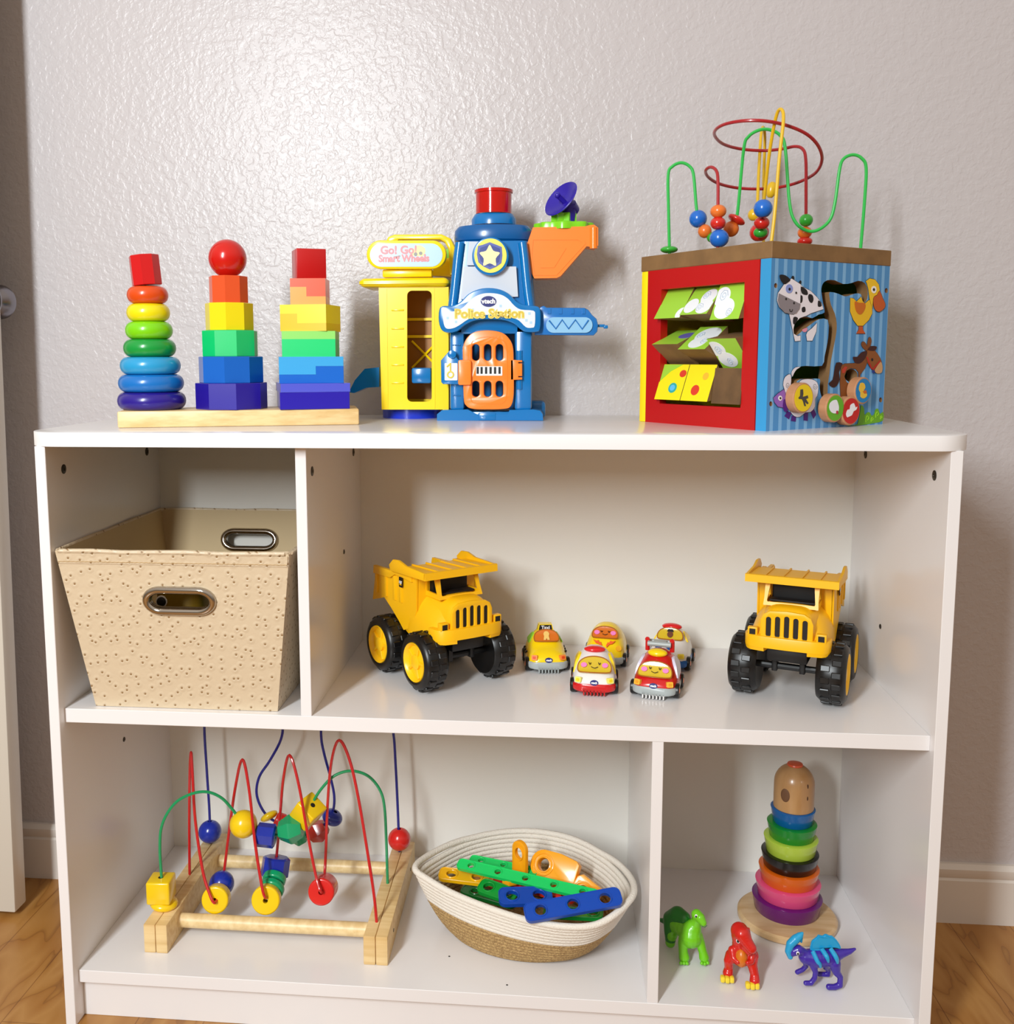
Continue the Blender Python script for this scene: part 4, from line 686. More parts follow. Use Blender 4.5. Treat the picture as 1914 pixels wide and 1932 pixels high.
# ------------------------------------------------------------------ dump trucks
ty = mat('truck_yellow', 'fbbe0c', .38); tyh = mat('hub_yellow', 'ffc814', .3); tire = mat('tyre_black', '0b0b0c', .36, bump=(90, .1, .0004)); chs = mat('chassis_black', '08080a', .45)
def make_truck(name, label, loc, rotz):
    t = thing(name, label, 'toy truck', loc, rotz, 'yellow toy dump trucks')
    # chassis
    bm = NB(); box(bm, -.072, .076, -.026, .026, .052, .070, .003)
    for x in (-.050, .052):
        box(bm, x - .007, x + .007, -.021, -.014, .034, .058, .001); box(bm, x - .007, x + .007, .014, .021, .034, .058, .001)
    fin('chassis', bm, chs, t)
    for x in (-.050, .052): bm = NB(); tube(bm, [(x, -.044, .040), (x, .044, .040)], .0045, 10); fin('axle', bm, chs, t)
    for x in (-.050, .052):
        for s in (-1, 1):
            M = Matrix.Translation((x, s * .0370, .0402)) @ Matrix.Rotation(rad(-90 * s), 4, 'X'); R_, w_ = .0392, .0365
            bm = NB(); pr = [(.010, .004), (.024, .002), (.033, 0), (.0372, .005), (R_, .012), (R_, .025), (.0375, .032), (.034, w_ - .001), (.030, w_), (.0275, w_ - .001), (.027, w_ - .009), (0, w_ - .010)]; lathe(bm, [(0, .004)] + pr, 40, M, cap=False)
            for k in range(16):
                for z0, z1, da in ((.006, .0175, 0), (.0195, .031, 11.25)):
                    Mk = M @ Matrix.Rotation(rad(22.5 * k + da), 4, 'Z'); box(bm, R_ - .0022, R_ + .0012, -.0040, .0040, z0, z1, .0009, 1, Mk)
            wh = fin('wheel', bm, tire, t)
            bm = NB(); lathe(bm, [(0, w_ - .0085), (.010, w_ - .0085), (.010, w_ - .003), (.006, w_ - .002), (0, w_ - .002)], 24, M); lathe(bm, [(.0, w_ - .0065), (.0225, w_ - .0065), (.0245, w_ - .002), (.0265, w_ - .0003), (.0272, w_ - .002), (.0272, w_ - .006)], 32, M, cap=False)
            for k in range(5): box(bm, .009, .0225, -.0018, .0018, w_ - .0075, w_ - .0035, .0005, 1, M @ Matrix.Rotation(rad(72 * k), 4, 'Z'))
            fin('hub', bm, tyh, wh)
    # fenders and nose
    def sec(x, hw, z0, z1, n=18, p=3.2, top=.72):
        o = []
        for k in range(n + 1):
            a = math.pi * k / n; c, s_ = math.cos(a), math.sin(a); y = hw * math.copysign(abs(c) ** (2 / p), c); z = z0 + (z1 - z0) * abs(s_) ** (2 / p); y *= 1 - (1 - top) * ((z - z0) / (z1 - z0)) ** 2; o.append((x, y, z))
        return o
    bm = NB(); loft(bm, [sec(-.022, .040, .070, .116), sec(-.014, .047, .066, .127, top=.84), sec(.004, .051, .064, .1295, top=.82), (sec(.025, .0525, .066, .1275, top=.78)), sec(.048, .052, .066, .125, top=.70), sec(.066, .050, .068, .117, top=.68), sec(.078, .0475, .069, .106, top=.68), sec(.084, .045, .070, .096, top=.7), sec(.0855, .042, .071, .092, top=.7)]); fin('fenders', bm, ty, t)
    bm = NB(); loft(bm, [sec(-.01, .036, .10, .125, p=4, top=.92), sec(.045, .036, .10, .1250, p=4, top=.9), sec(.062, .035, .09, .1250, p=4, top=.9), sec(.078, .034, .08, .1255, p=4, top=.9), sec(.0875, .0335, .078, .122, p=4, top=.9), sec(.0905, .032, .078, .1185, p=4, top=.9)]); hd = fin('hood', bm, ty, t)
    GM = Matrix.Translation((.0895, 0, 0)) @ Matrix(((0, 0, 1, 0), (1, 0, 0, 0), (0, 1, 0, 0), (0, 0, 0, 1)))   # x->y, y->z, z->+x
    gl = [(-.0325, .083), (.0325, .083), (.0325, .108), (.029, .116), (.021, .1205), (0, .122), (-.021, .1205), (-.029, .116), (-.0325, .108)]
    slots = [rrect(y - .0031, y + .0031, .0865, .1155 - .0014 * abs(i), .0030, 4) for i, y in ((-2, -.0225), (-1, -.01125), (0, 0), (1, .01125), (2, .0225))]
    bm = NB(); plate(bm, gl, .0035, slots, M=GM, bev=.0008); gr = fin('grille', bm, ty, hd)
    bm = NB(); plate(bm, [(-.0315, .084), (.0315, .084), (.0315, .11), (.02, .1185), (-.02, .1185), (-.0315, .11)], .0005, M=GM @ Matrix.Translation((0, 0, .0014))); fin('grille_shade_sheet', bm, blk, hd)  # black sheet stands in for the shade behind the grille slots
    bm = NB(); bo_l = []
    for k in range(13): a = rad(-90 + 15 * k); 
    bp_ = [(.066, -.053), (.080, -.0535), (.088, -.051), (.0945, -.044), (.0975, -.030), (.0985, 0), (.0975, .030), (.0945, .044), (.088, .051), (.080, .0535), (.066, .053)]
    plate(bm, bp_, .0165, M=Matrix.Translation((0, 0, .0695)), bev=.0012)
    for s in (-1, 1):
        pl = [(.066, s * .053), (.080, s * .0535), (.088, s * .051), (.0945, s * .044), (.0975, s * .027), (.070, s * .022)]
        loft(bm, [[(x, y, .0695) for x, y in pl], [(x - .0004, y * .985 , .0635) for x, y in pl]])
    fin('bumper', bm, ty, t)
    for s in (-1, 1):
        bm = NB(); box(bm, .083, .0915, s * .0425 - .0062, s * .0425 + .0062, .0855, .0965, .0008); hl = fin('headlight_housing', bm, ty, t)
        bm = NB(); box(bm, .0905, .0920, s * .0425 - .0038, s * .0425 + .0038, .0866, .0945); fin('headlight', bm, blk, hl)
    # cab with window openings
    bm = NB(); A, B = Vector((.058, 0, .1235)), Vector((.0455, 0, .1555)); up = (B - A).normalized(); nrm = Vector((0, 1, 0)).cross(up)
    CM = Matrix(((0, up.x, nrm.x, A.x), (1, up.y, nrm.y, 0), (0, up.z, nrm.z, A.z), (0, 0, 0, 1))); H_ = (B - A).length
    wq = lambda a, b: smooth2([(-a, .003), (a, .003), (b, H_ - .0045), (-b, H_ - .0045)], 1)
    plate(bm, [(-.0345, -.002), (.0345, -.002), (.0320, H_), (-.0320, H_)], .003, [[(-.0295, .0028), (.0295, .0028), (.0302, .0045), (.0275, H_ - .006), (.0255, H_ - .0045), (-.0255, H_ - .0045), (-.0275, H_ - .006), (-.0302, .0045)]], M=CM @ Matrix.Translation((0, 0, -.0028)))
    for s in (-1, 1):
        SM = Matrix(((1, 0, 0, 0), (0, 0, 1, s * .0325 - .0014), (0, 1, 0, 0), (0, 0, 0, 1)))
        plate(bm, [(.002, .121), (.058, .121), (.0460, .1555), (.006, .1555)], .0028, [[(.022, .128), (.050, .1275), (.0410, .1505), (.024, .1505)]], M=SM)
    box(bm, .004, .048, -.0325, .0325, .1535, .1570, .0015); fin('cab', bm, ty, t)
    bm = NB(); box(bm, .006, .030, -.028, .028, .1245, .1515, .001); box(bm, .03, .047, -.029, .029, .1245, .1275, .001); fin('cab_shade_fill', bm, blk, t)  # black blocks added in place of the shade behind the cab openings
    # tipping bed
    bed = thing_part('bed', t) if False else None
    side = [(-.096, .1430), (-.048, .1450), (-.034, .1530), (-.018, .1530), (.004, .1485), (.022, .1485), (.020, .100), (.012, .082), (-.004, .070), (-.016, .0655), (-.030, .076), (-.052, .090), (-.072, .101), (-.082, .098), (-.1085, .0905)]
    bm = NB()
    for s in (-1, 1):
        SM = Matrix(((1, 0, 0, 0), (0, 0, 1, s * .0475 - .0015), (0, 1, 0, 0), (0, 0, 0, 1))); plate(bm, side, .003, M=SM)
        rim = [(-.0975, .1445), (-.048, .1460), (-.034, .1540), (-.016, .1540), (.012, .1495), (.012, .1400), (-.018, .1420), (-.034, .1420), (-.048, .1350), (-.0990, .1325)]
        plate(bm, rim, .0055, M=Matrix(((1, 0, 0, 0), (0, 0, s, s * .0475), (0, 1, 0, 0), (0, 0, 0, 1))), bev=.0008)
        for x in (-.094, -.066, -.040, -.022): box(bm, x - .0035, x + .0035, s * .0475 - .001, s * .0475 + s * .0035 if s > 0 else s * .0475 + .001, .104, .140, .0008) if s > 0 else box(bm, x - .0035, x + .0035, -.0510, -.0465, .104, .140, .0008)
    fl = [(-.1085, .0905), (-.082, .098), (-.072, .101), (-.052, .090), (-.030, .076), (-.016, .0655), (-.004, .070), (.012, .082), (.020, .100), (.022, .1485)]
    loft(bm, [[(x, -.047, z), (x, .047, z), (x - .001, .047, z + .0028), (x - .001, -.047, z + .0028)] for x, z in fl])
    bd_ = fin('tipping_bed', bm, ty, t)
    bm = NB(); cz = lambda x: .1545 + (x - .005) * .04
    loft(bm, [[(x, -.0565, cz(x)), (x, .0565, cz(x)), (x, .0565, cz(x) + .003), (x, -.0565, cz(x) + .003)] for x in (-.012, .058)])
    for y in (-.034, -.0115, .0115, .034): loft(bm, [[(x, y - .0011, cz(x)), (x, y + .0011, cz(x)), (x, y + .0011, cz(x) + .0047), (x, y - .0011, cz(x) + .0047)] for x in (-.016, .057)])
    loft(bm, [[(.057, y, cz(.06) - .006), (.061, y, cz(.06) - .0055), (.0605, y, cz(.06) + .0042), (.057, y, cz(.06) + .0048)] for y in (-.0585, .0585)])
    for s in (-1, 1):
        plate(bm, [(-.036, .1480), (.058, cz(.06) - .006), (.0605, cz(.06) + .004), (.040, .1615), (.008, .1620), (-.012, .1665), (-.028, .1655), (-.040, .1560)], .0035, M=Matrix(((1, 0, 0, 0), (0, 0, s, s * .0550), (0, 1, 0, 0), (0, 0, 0, 1))), bev=.0006)
    loft(bm, [[(-.010, y, .148), (.002, y, .152), (.002, y, .156), (-.022, y, .163), (-.024, y, .160)] for y in (-.0555, .0555)]) if False else None
    fin('canopy', bm, ty, bd_)
    for s in (-1, 1):
        x = -.018; M = Matrix.Translation((x, s * .0512, .134)) @ (Matrix.Rotation(rad(90), 4, 'X') if s < 0 else Matrix.Rotation(rad(180), 4, 'Z') @ Matrix.Rotation(rad(90), 4, 'X'))
        bm = NB(); plate(bm, rrect(-.0048, .0048, -.0072, .0072, .0014, 3), .0008, M=M); dc = fin('logo_plate', bm, blk, bd_)
        bm = NB(); text_bm(bm, 'CAT', .0052, M @ Matrix.Translation((0, -.0002, .0010)), .0002, 0, .75, .0002); fin('logo_lettering', bm, pwh, dc)
        bm = NB(); tri = [(-.0035, -.0040), (.0035, -.0040), (0, -.0016)]; plate(bm, tri, .0003, M=M @ Matrix.Translation((0, 0, .0009))); fin('logo_triangle', bm, ty, dc)
    for nm_ in ('hood', 'fenders', 'bumper', 'headlight_housing'):
        for o in [c for c in t.children if c.name.split('.')[0] == nm_]:
            for q in [o] + list(o.children_recursive):
                for v in q.data.vertices:
                    if v.co.x > .03: v.co.x -= .0075 * min(1, (v.co.x - .03) / .03)
                    if nm_ == 'bumper': v.co.z = .0695 + (v.co.z - .0695) * (.9 if v.co.z > .0695 else .8) + .003
    return t
make_truck('dump_truck', 'yellow toy dump truck with black tyres on the left, beside the upper divider', (.4795, .199, ZM + .0012), rad(-52))
make_truck('dump_truck', 'yellow toy dump truck with black tyres at the right end of the middle shelf', (.969, .186, ZM + .0012), math.atan2(-.93, -.37))

# ------------------------------------------------------------------ little smiling cars
amb = mat('window_amber', 'e09c1c', .15, coat=.5, bump=(500, .15, .0003)); amo = mat('window_orange', 'd8701c', .15, coat=.5, bump=(500, .15, .0003)); amg = mat('window_gold', 'd8b828', .12, coat=.6, bump=(500, .2, .0003))
pink = mat('cheek_pink', 'f284c8', .4); cyl = mat('car_yellow', 'fcd80c', .25, coat=.3); cwh = mat('car_white', 'eceae8', .25, coat=.3); crd = mat('car_red', 'cc1418', .25, coat=.3); cgr = mat('car_grey', 'a8b0b0', .35); cbl = mat('car_blue', '1460b8', .3); clg = mat('car_lime', '90d030', .3); wpa = mat('print_window_lilac', 'd8d8ec', .3)
def make_car(name, label, loc, deg, up_m, lo_m, win_m, prof, ww=.0205, wz=.040, wx=.0195, wt=52, wh=.0175, face=True, lights=None, logo=True, teeth=None, side=None, logoz=.0155):
    t = thing(name, label, 'toy car', (loc[0], loc[1], loc[2] + .0006), rad(deg), 'small smiling toy cars')
    def sec(x, hw, z0, z1, n=20, p=2.7, top=.74):
        o = []
        for k in range(n + 1):
            a = math.pi * k / n; c, s_ = math.cos(a), math.sin(a); y = hw * math.copysign(abs(c) ** (2 / p), c); z = z0 + (z1 - z0) * abs(s_) ** (2 / p); y *= 1 - (1 - top) * ((z - z0) / (z1 - z0)) ** 1.6; o.append((x, y, z))
        return o
    bm = NB(); loft(bm, [sec(x, hw, .013, zt_, top=tp) for x, hw, zt_, tp in prof]); ub = fin('upper_body', bm, up_m, t, angle=50)
    lp = []
    for x, q in ((-.0385, .020), (-.036, .026), (-.028, .0295), (0, .0305), (.025, .0300), (.034, .0275), (.0385, .0225), (.0405, .016)): lp.append([(x, y, z) for y, z in rrect(-q, q, .006, .0165, .0035, 3)])
    bm = NB(); loft(bm, lp); lb = fin('lower_body', bm, lo_m, t, angle=50)
    bm = NB(); [box(bm, .0345, .0405, y - .0008, y + .0008, .0012, .0085, .0003, 1) for y in [-.0135 + .0045 * k for k in range(7)]]; box(bm, .034, .036, -.015, .015, .004, .0075); fin('front_comb', bm, teeth or lo_m, lb)
    for x in (-.022, .022):
        for s in (-1, 1):
            M = Matrix.Translation((x, s * .0235, .0098)) @ Matrix.Rotation(rad(-90 * s), 4, 'X'); bm = NB(); lathe(bm, [(0, 0), (.0088, 0), (.0098, .001), (.0098, .0072), (.0086, .0085), (.0052, .0085), (.0048, .0078), (0, .0078)], 24, M); wl = fin('wheel', bm, tire, t); bm = NB(); lathe(bm, [(0, .0078), (.0048, .0080), (.002, .009), (0, .009)], 16, M); fin('wheel_hub', bm, por, wl)
    # window panel on the sloping front: x->y, y->up slope, z->outwards
    a = rad(wt); up = Vector((-math.cos(a), 0, math.sin(a))); n = Vector((math.sin(a), 0, math.cos(a)))
    ko = .0030 if prof is round_prof else .0016; wx += n.x * ko; wz += n.z * ko; FM = Matrix(((0, up.x, n.x, wx), (1, up.y, n.y, 0), (0, up.z, n.z, wz), (0, 0, 0, 1)))
    q, h = ww, wh / 2
    ol = smooth2([(-q * .80, -h), (0, -h * 1.12), (q * .80, -h), (q * .98, -h * .55), (q * .9, h * .35), (q * .55, h * .95), (0, h * 1.15), (-q * .55, h * .95), (-q * .9, h * .35), (-q * .98, -h * .55)], 4)
    cv = lambda bmx: [setattr(v, 'co', Vector((v.co.x, v.co.y, v.co.z - 5 * v.co.x ** 2))) for v in bmx.verts]
    bm = NB(); plate(bm, ol, .006); cv(bm); bmesh.ops.transform(bm, matrix=FM @ Matrix.Translation((0, 0, -.0055)), verts=bm.verts); wn = fin('window', bm, win_m, ub)
    bm = NB(); tube(bm, [(x, y, .0001 - 5 * x * x) for x, y in ol], .0009, 6, closed=True, M=FM); fin('window_rim', bm, mat('rim_dark_amber', 'a8641c', .25), wn)
    if face:
        for s in (-1, 1):
            bm = NB(); plate(bm, ell(s * q * .62, -h * .05, .0040, .0033, 16), .0012, M=FM @ Matrix.Translation((0, 0, -5 * (q * .62) ** 2 + .0003 - .0006))); fin('cheek', bm, pink, wn)
            bm = NB(); tube(bm, [(s * q * .28 - .0012, h * .30, .0004), (s * q * .28, -h * .02, .0009), (s * q * .28 + .0016, h * .25, .0004)], .00045, 5, smooth=4, M=FM); fin('eye', bm, black, wn)
        bm = NB(); tube(bm, [(-q * .2, -h * .30, .0002), (0, -h * .52, .0010), (q * .2, -h * .30, .0002)], .00045, 5, smooth=4, M=FM); fin('smile', bm, black, wn)
    if logo:
        bm = NB(); M = Matrix.Translation((.0368, 0, logoz)) @ Matrix(((0, 0, 1, 0), (1, 0, 0, 0), (0, 1, 0, 0), (0, 0, 0, 1))) @ Matrix.Rotation(rad(-12), 4, 'X')
        plate(bm, ell(0, .0025, .0054, .0036, 20), .004, M=M); lg = fin('logo_oval', bm, navy, ub); bm = NB(); text_bm(bm, 'vtech', .0040, M @ Matrix.Translation((0, .0024, .0043)), .0001, 0, .9, .0002); fin('logo_lettering', bm, pwh, lg)
    if lights:
        hx, hz, hm, hm2, ly = lights
        for s in (-1, 1):
            M = Matrix.Translation((hx, s * ly, hz)) @ Matrix.Rotation(rad(s * 22), 4, 'Z') @ Matrix(((0, 0, 1, 0), (1, 0, 0, 0), (0, 1, 0, 0), (0, 0, 0, 1))) @ Matrix.Rotation(rad(-14), 4, 'X')
            bm = NB(); plate(bm, rrect(-.0042, .0042, -.0036, .0036, .0012, 3), .005, M=M @ Matrix.Translation((0, 0, -.002))); h_ = fin('headlight', bm, hm, ub); bm = NB(); plate(bm, rrect(-.0022, .0022, -.0018, .0018, .0008, 3), .0006, M=M @ Matrix.Translation((0, 0, .003))); fin('headlight_centre', bm, hm2, h_)
    if side:
        for s in (-1, 1):
            bm = NB(); q_ = smooth2([(-.001, .034), (-.006, .044), (-.014, .0465), (-.021, .042), (-.023, .034)] if prof is hood_prof else [(.014, .024), (.004, .044), (-.012, .046), (-.020, .040), (-.020, .026), (-.004, .023)], 3)
            # side window hugging the body side
            t_ = NB(); plate(t_, q_, .008)
            for v in t_.verts: v.co = Vector((v.co.x, s * ((.0292 - (v.co.y - .02) * (.16 if hood_prof is not prof else .30)) - .008 + v.co.z - max(0, v.co.y - .036) * .35), v.co.y))
            bmesh.ops.recalc_face_normals(t_, faces=t_.faces[:]); merge(bm, t_); fin('side_window', bm, side, ub)
    return t, ub, FM
round_prof = [(-.0375, .018, .034, .7), (-.034, .026, .044, .74), (-.024, .0290, .0525, .74), (-.010, .0295, .0560, .74), (.004, .0295, .0535, .74), (.016, .0292, .0455, .76), (.026, .0280, .0350, .8), (.033, .0262, .0260, .85), (.0375, .022, .0215, .9), (.0392, .016, .0185, .9)]
hood_prof = [(-.0375, .018, .028, .7), (-.034, .026, .037, .74), (-.026, .0290, .0500, .64), (-.014, .0295, .0545, .62), (-.002, .0295, .0530, .62), (.008, .0295, .0430, .66), (.0145, .0295, .0345, .76), (.024, .0285, .0315, .84), (.032, .0265, .0275, .86), (.0375, .022, .0225, .9), (.0392, .016, .0185, .9)]
t, ub, FM = make_car('toy_car', 'small yellow toy taxi with roof sign standing beside the left dump truck', (.630, .246, ZM), -83, cyl, cgr, amo, hood_prof, wx=.0062, wz=.0455, wt=52, wh=.0165, ww=.0180, face=False, lights=(.0355, .0225, mat('light_orange', 'f88c3c', .3), mat('light_red_orange', 'e04818', .3), .0195), logoz=.0165, side=clg, teeth=cgr)
bm = NB(); loft(bm, [[(x, y * k, .050 + (.0100 if i else 0)) for x, y in ((-.016, -.0105), (-.016, .0105), (-.004, .0105), (-.004, -.0105))] for i, k in ((0, 1.15), (1, .9))]); sg_ = fin('taxi_sign', bm, cyl, t)
M = Matrix.Translation((-.0042, 0, .0555)) @ Matrix(((0, 0, 1, 0), (1, 0, 0, 0), (0, 1, 0, 0), (0, 0, 0, 1))); bm = NB(); plate(bm, [(-.0098, -.0038), (.0098, -.0038), (.0085, .0036), (-.0085, .0036)], .0009, M=M); fin('sign_face', bm, blk, sg_)
bm = NB(); text_bm(bm, 'Taxi', .0072, M @ Matrix.Translation((0, -.0002, .0011)), .0001, 0, 1, .0002); fin('sign_lettering', bm, pwh, sg_)
bm = NB(); plate(bm, ell(0, .002, .0042, .0045, 16), .0005, M=FM @ Matrix.Translation((0, 0, .0004))); plate(bm, [(-.0045, -.007), (-.001, -.007), (0, -.004), (.001, -.007), (.0045, -.007), (.003, .001), (-.003, .001)], .0004, M=FM @ Matrix.Translation((0, 0, .0004))); fin('printed_driver', bm, mat('print_cream', 'f0c870', .4), ub)
for s in (-1, 1):
    for k in range(6): bm = NB(); box(bm, -.026 + k * .006, -.023 + k * .006, s * .0286 - .0014, s * .0286 + .0014, .0185 + .003 * (k % 2), .0210 + .003 * (k % 2)); fin('chequer_square', bm, black, ub)
make_car('toy_car', 'small white toy ambulance with red bumper and smiling face, front row left', (.697, .156, ZM), -93, cwh, crd, amg, round_prof, ww=.0225, wz=.0375, wx=.0240, wt=50, wh=.0205, lights=(.0365, .0215, mat('light_pale_yellow', 'f6ea70', .3), mat('light_yellow', 'f0d020', .3), .0205), side=cyl)
bm = NB(); sphere(bm, (0, 0, 0), (.0085, .0145, .0045)); o = fin('roof_light', bm, mat('light_red', 'e01c24', .2, coat=.5), [x for x in C.objects if x.name.startswith('toy_car') and 'ambulance' in x['label']][0]); o.location = (.002, 0, .0535)
t, ub, FM = make_car('toy_car', 'small plain yellow toy car standing behind the white ambulance', (.719, .277, ZM), -99, cyl, cgr, amo, round_prof, ww=.0190, wz=.0455, wx=.0155, wt=50, wh=.0165, lights=None, logo=False)
for s in (-1, 1):
    bm = NB(); plate(bm, ell(s * .021, 0, .0042, .0042, 16), .0030, M=Matrix.Translation((.0325, 0, .0265)) @ Matrix.Rotation(rad(s * 14), 4, 'Z') @ Matrix(((0, 0, 1, 0), (1, 0, 0, 0), (0, 1, 0, 0), (0, 0, 0, 1))) @ Matrix.Rotation(rad(-35), 4, 'X')); fin('headlight', bm, mat('light_amber', 'f4b018', .3), ub)
    M2 = FM @ Matrix.Translation((0, -.0185, -.0005)); bm = NB(); plate(bm, [(s * .004, -.005), (s * .008, .0), (s * .012, .001), (s * .016, .006), (s * .011, .004), (s * .009, .006), (s * .007, .002), (s * .005, .003), (s * .003, -.002)][::s], .0022, M=M2 @ Matrix.Translation((0, 0, -.0008))); fin('printed_flame', bm, mat('print_flame', 'f06020', .4), ub)
t, ub, FM = make_car('toy_car', 'small red toy fire engine with yellow top button and grey roof ladder', (.781, .149, ZM), -104, crd, cgr, amg, round_prof, ww=.0225, wz=.0355, wx=.0250, wt=52, wh=.0195, lights=(.0365, .0215, mat('light_gold', 'f2b83c', .3), mat('light_gold_dark', 'e89c28', .3), .0205), side=wpa, teeth=cwh)
bm = NB(); sphere(bm, (.005, 0, .0535), (.0095, .0130, .0055)); fin('roof_button', bm, cyl, t)
for s in (-1, 1): bm = NB(); tube(bm, [(-.016, s * .0165, .050), (-.016, s * .0165, .064), (-.012, s * .0165, .066)], .0032, 10, smooth=3); fin('ladder_bracket', bm, crd, t)
bm = NB(); tube(bm, [(-.010, -.0155, .061), (-.010, .0155, .061)], .0036, 14); box(bm, -.024, -.010, -.009, .009, .0585, .0635, .001); tube(bm, [(-.026, -.0155, .060), (-.026, .0155, .060)], .003, 10); fin('ladder', bm, cgr, t)
t, ub, FM = make_car('toy_car', 'small white and blue toy police car behind the red fire engine', (.812, .270, ZM), -105, cwh, cbl, amg, hood_prof, wx=.0062, wz=.0455, wt=52, wh=.0165, ww=.0185, face=False, lights=(.0355, .0225, mat('light_lemon', 'f0dc40', .3), mat('light_lemon_dark', 'e8c820', .3), .0195), side=cyl)
bm = NB(); sphere(bm, (-.010, 0, .0530), (.0085, .0145, .0048)); fin('roof_light', bm, MATS['light_red'], t)
bm = NB(); plate(bm, ell(0, 0, .0042, .005, 16), .0005, M=FM @ Matrix.Translation((0, -.001, .0003))); fin('printed_driver', bm, mat('print_brown', '6a3418', .4), ub); bm = NB(); plate(bm, [(-.005, .003), (.005, .003), (.003, .007), (-.003, .007)], .0006, M=FM @ Matrix.Translation((0, 0, .0004))); fin('printed_cap', bm, black, ub)
for s in (-1, 1): bm = NB(); plate(bm, [(.006, -.0045), (.012, -.002), (.013, .003), (.006, .005), (.001, .002)], .0040, M=Matrix.Translation((.020, s * .008 - .006, .0310)) @ Matrix.Rotation(rad(6), 4, 'Y')); fin('printed_emblem', bm, cbl, ub)
# ------------------------------------------------------------------ bead roller coaster on the bottom shelf
def A1(u, v, y): return aty(u / 2.815 + 120, v / 2.815 + 1370, y)
def A1z(u, v, z): return atz(u / 2.815 + 120, v / 2.815 + 1370, z)
mo = Vector((.255, .19, ZB))
mz = thing('bead_maze', 'wooden bead maze with red, green and blue wires on two pine rails', 'bead maze', mo)
for x0, x1 in ((.0855, .1185), (.3905, .4235)):
    xm = (x0 + x1) / 2; rl_ = None
    for a, b in ((x0, xm - .0003), (xm + .0003, x1)):
        bm = NB(); box(bm, a, b, .060, .325, ZB, ZB + .041, .0014, 2); fin('rail', bm, pine, mz, mo)
hk = mat('screw_and_hole_black', '1c1a18', .5)
for y in (.11, .275): bm = NB(); lathe(bm, [(0, 0), (.0026, 0), (.0026, .0006), (0, .0006)], 12, Matrix.Translation((.4233, y, ZB + .021)) @ Matrix.Rotation(rad(90), 4, 'Y')); fin('rail_screw', bm, hk, mz, mo)
for y in (.1085, .275): bm = NB(); tube(bm, [(.1175, y, ZB + .0205), (.3915, y, ZB + .0205)], .0098, 24); fin('dowel', bm, mat('dowel_wood', 'edd3a0', .4, var=(8, 'dfc088', (14, 1, 14))), mz, mo)
wR, wG, wB = mat('wire_maze_red', 'c41c20', .25, coat=.4), mat('wire_maze_green', '0c9458', .25, coat=.4), mat('wire_maze_blue', '141c84', .25, coat=.4)
def mwire(name, pts, m, r=.0021):
    q = [A1(*p) for p in pts]; bm = NB(); tube(bm, q, r, 10, smooth=6); return fin(name, bm, m, mz, mo)
mwire('red_wire', [(670, 800, .195), (668, 500, .195), (671, 250, .187), (677, 140, .172), (685, 250, .160), (700, 500, .147), (738, 760, .130), (772, 880, .119), (800, 938, .114), (822, 905, .130), (842, 840, .160), (854, 765, .177), (880, 560, .182), (912, 330, .174), (950, 178, .160), (985, 330, .148), (1015, 600, .135), (1045, 800, .122), (1068, 905, .114), (1090, 890, .135), (1122, 770, .172), (1132, 690, .184), (1150, 480, .184), (1168, 280, .174), (1200, 155, .160), (1247, 300, .148), (1300, 590, .135), (1342, 800, .122), (1368, 880, .114), (1382, 860, .140), (1387, 790, .166), (1393, 680, .178), (1404, 400, .176), (1425, 180, .167), (1465, 75, .155), (1520, 180, .143), (1570, 400, .128), (1620, 700, .110), (1650, 900, .100), (1664, 1045, .095)], wR)
mwire('green_wire', [(532, 968, .105), (524, 850, .105), (512, 650, .106), (525, 520, .110), (590, 412, .118), (680, 360, .126), (765, 350, .134), (840, 382, .141), (895, 440, .146), (935, 490, .149), (1000, 545, .151), (1075, 582, .154), (1210, 562, .160), (1275, 500, .165), (1322, 408, .170), (1372, 330, .175), (1442, 262, .180), (1530, 238, .185), (1618, 265, .190), (1680, 338, .193), (1705, 430, .195), (1715, 620, .196), (1722, 842, .196)], wG)
mwire('blue_wire', [(780, 640, .29), (775, 450, .29), (762, 250, .29), (748, 5, .289), (762, -75, .287), (850, -130, .285), (980, -135, .283), (1110, -90, .281), (1160, -15, .28), (1155, 70, .279), (1098, 180, .278), (1042, 265, .277), (1025, 345, .276), (1042, 415, .275), (1085, 480, .274), (1150, 520, .272), (1250, 575, .27), (1345, 560, .272), (1402, 505, .275), (1432, 450, .278), (1438, 370, .28), (1418, 270, .282), (1388, 160, .284), (1370, 70, .286), (1375, -10, .287), (1430, -90, .288), (1540, -130, .289), (1660, -110, .29), (1730, -35, .29), (1754, 50, .29), (1764, 200, .29), (1775, 420, .29), (1785, 680, .291)], wB)
B = {k: mat('maze_' + k, h, .24, coat=.4) for k, h in (('blue', '0c2ca0'), ('yellow', 'f4cc0c'), ('red', 'd8201c'), ('green', '0c9c64'), ('dred', 'b8281c'))}
def orient(axis): return Vector(axis).normalized().to_track_quat('Z', 'Y').to_matrix().to_4x4()
def rd(p): return p
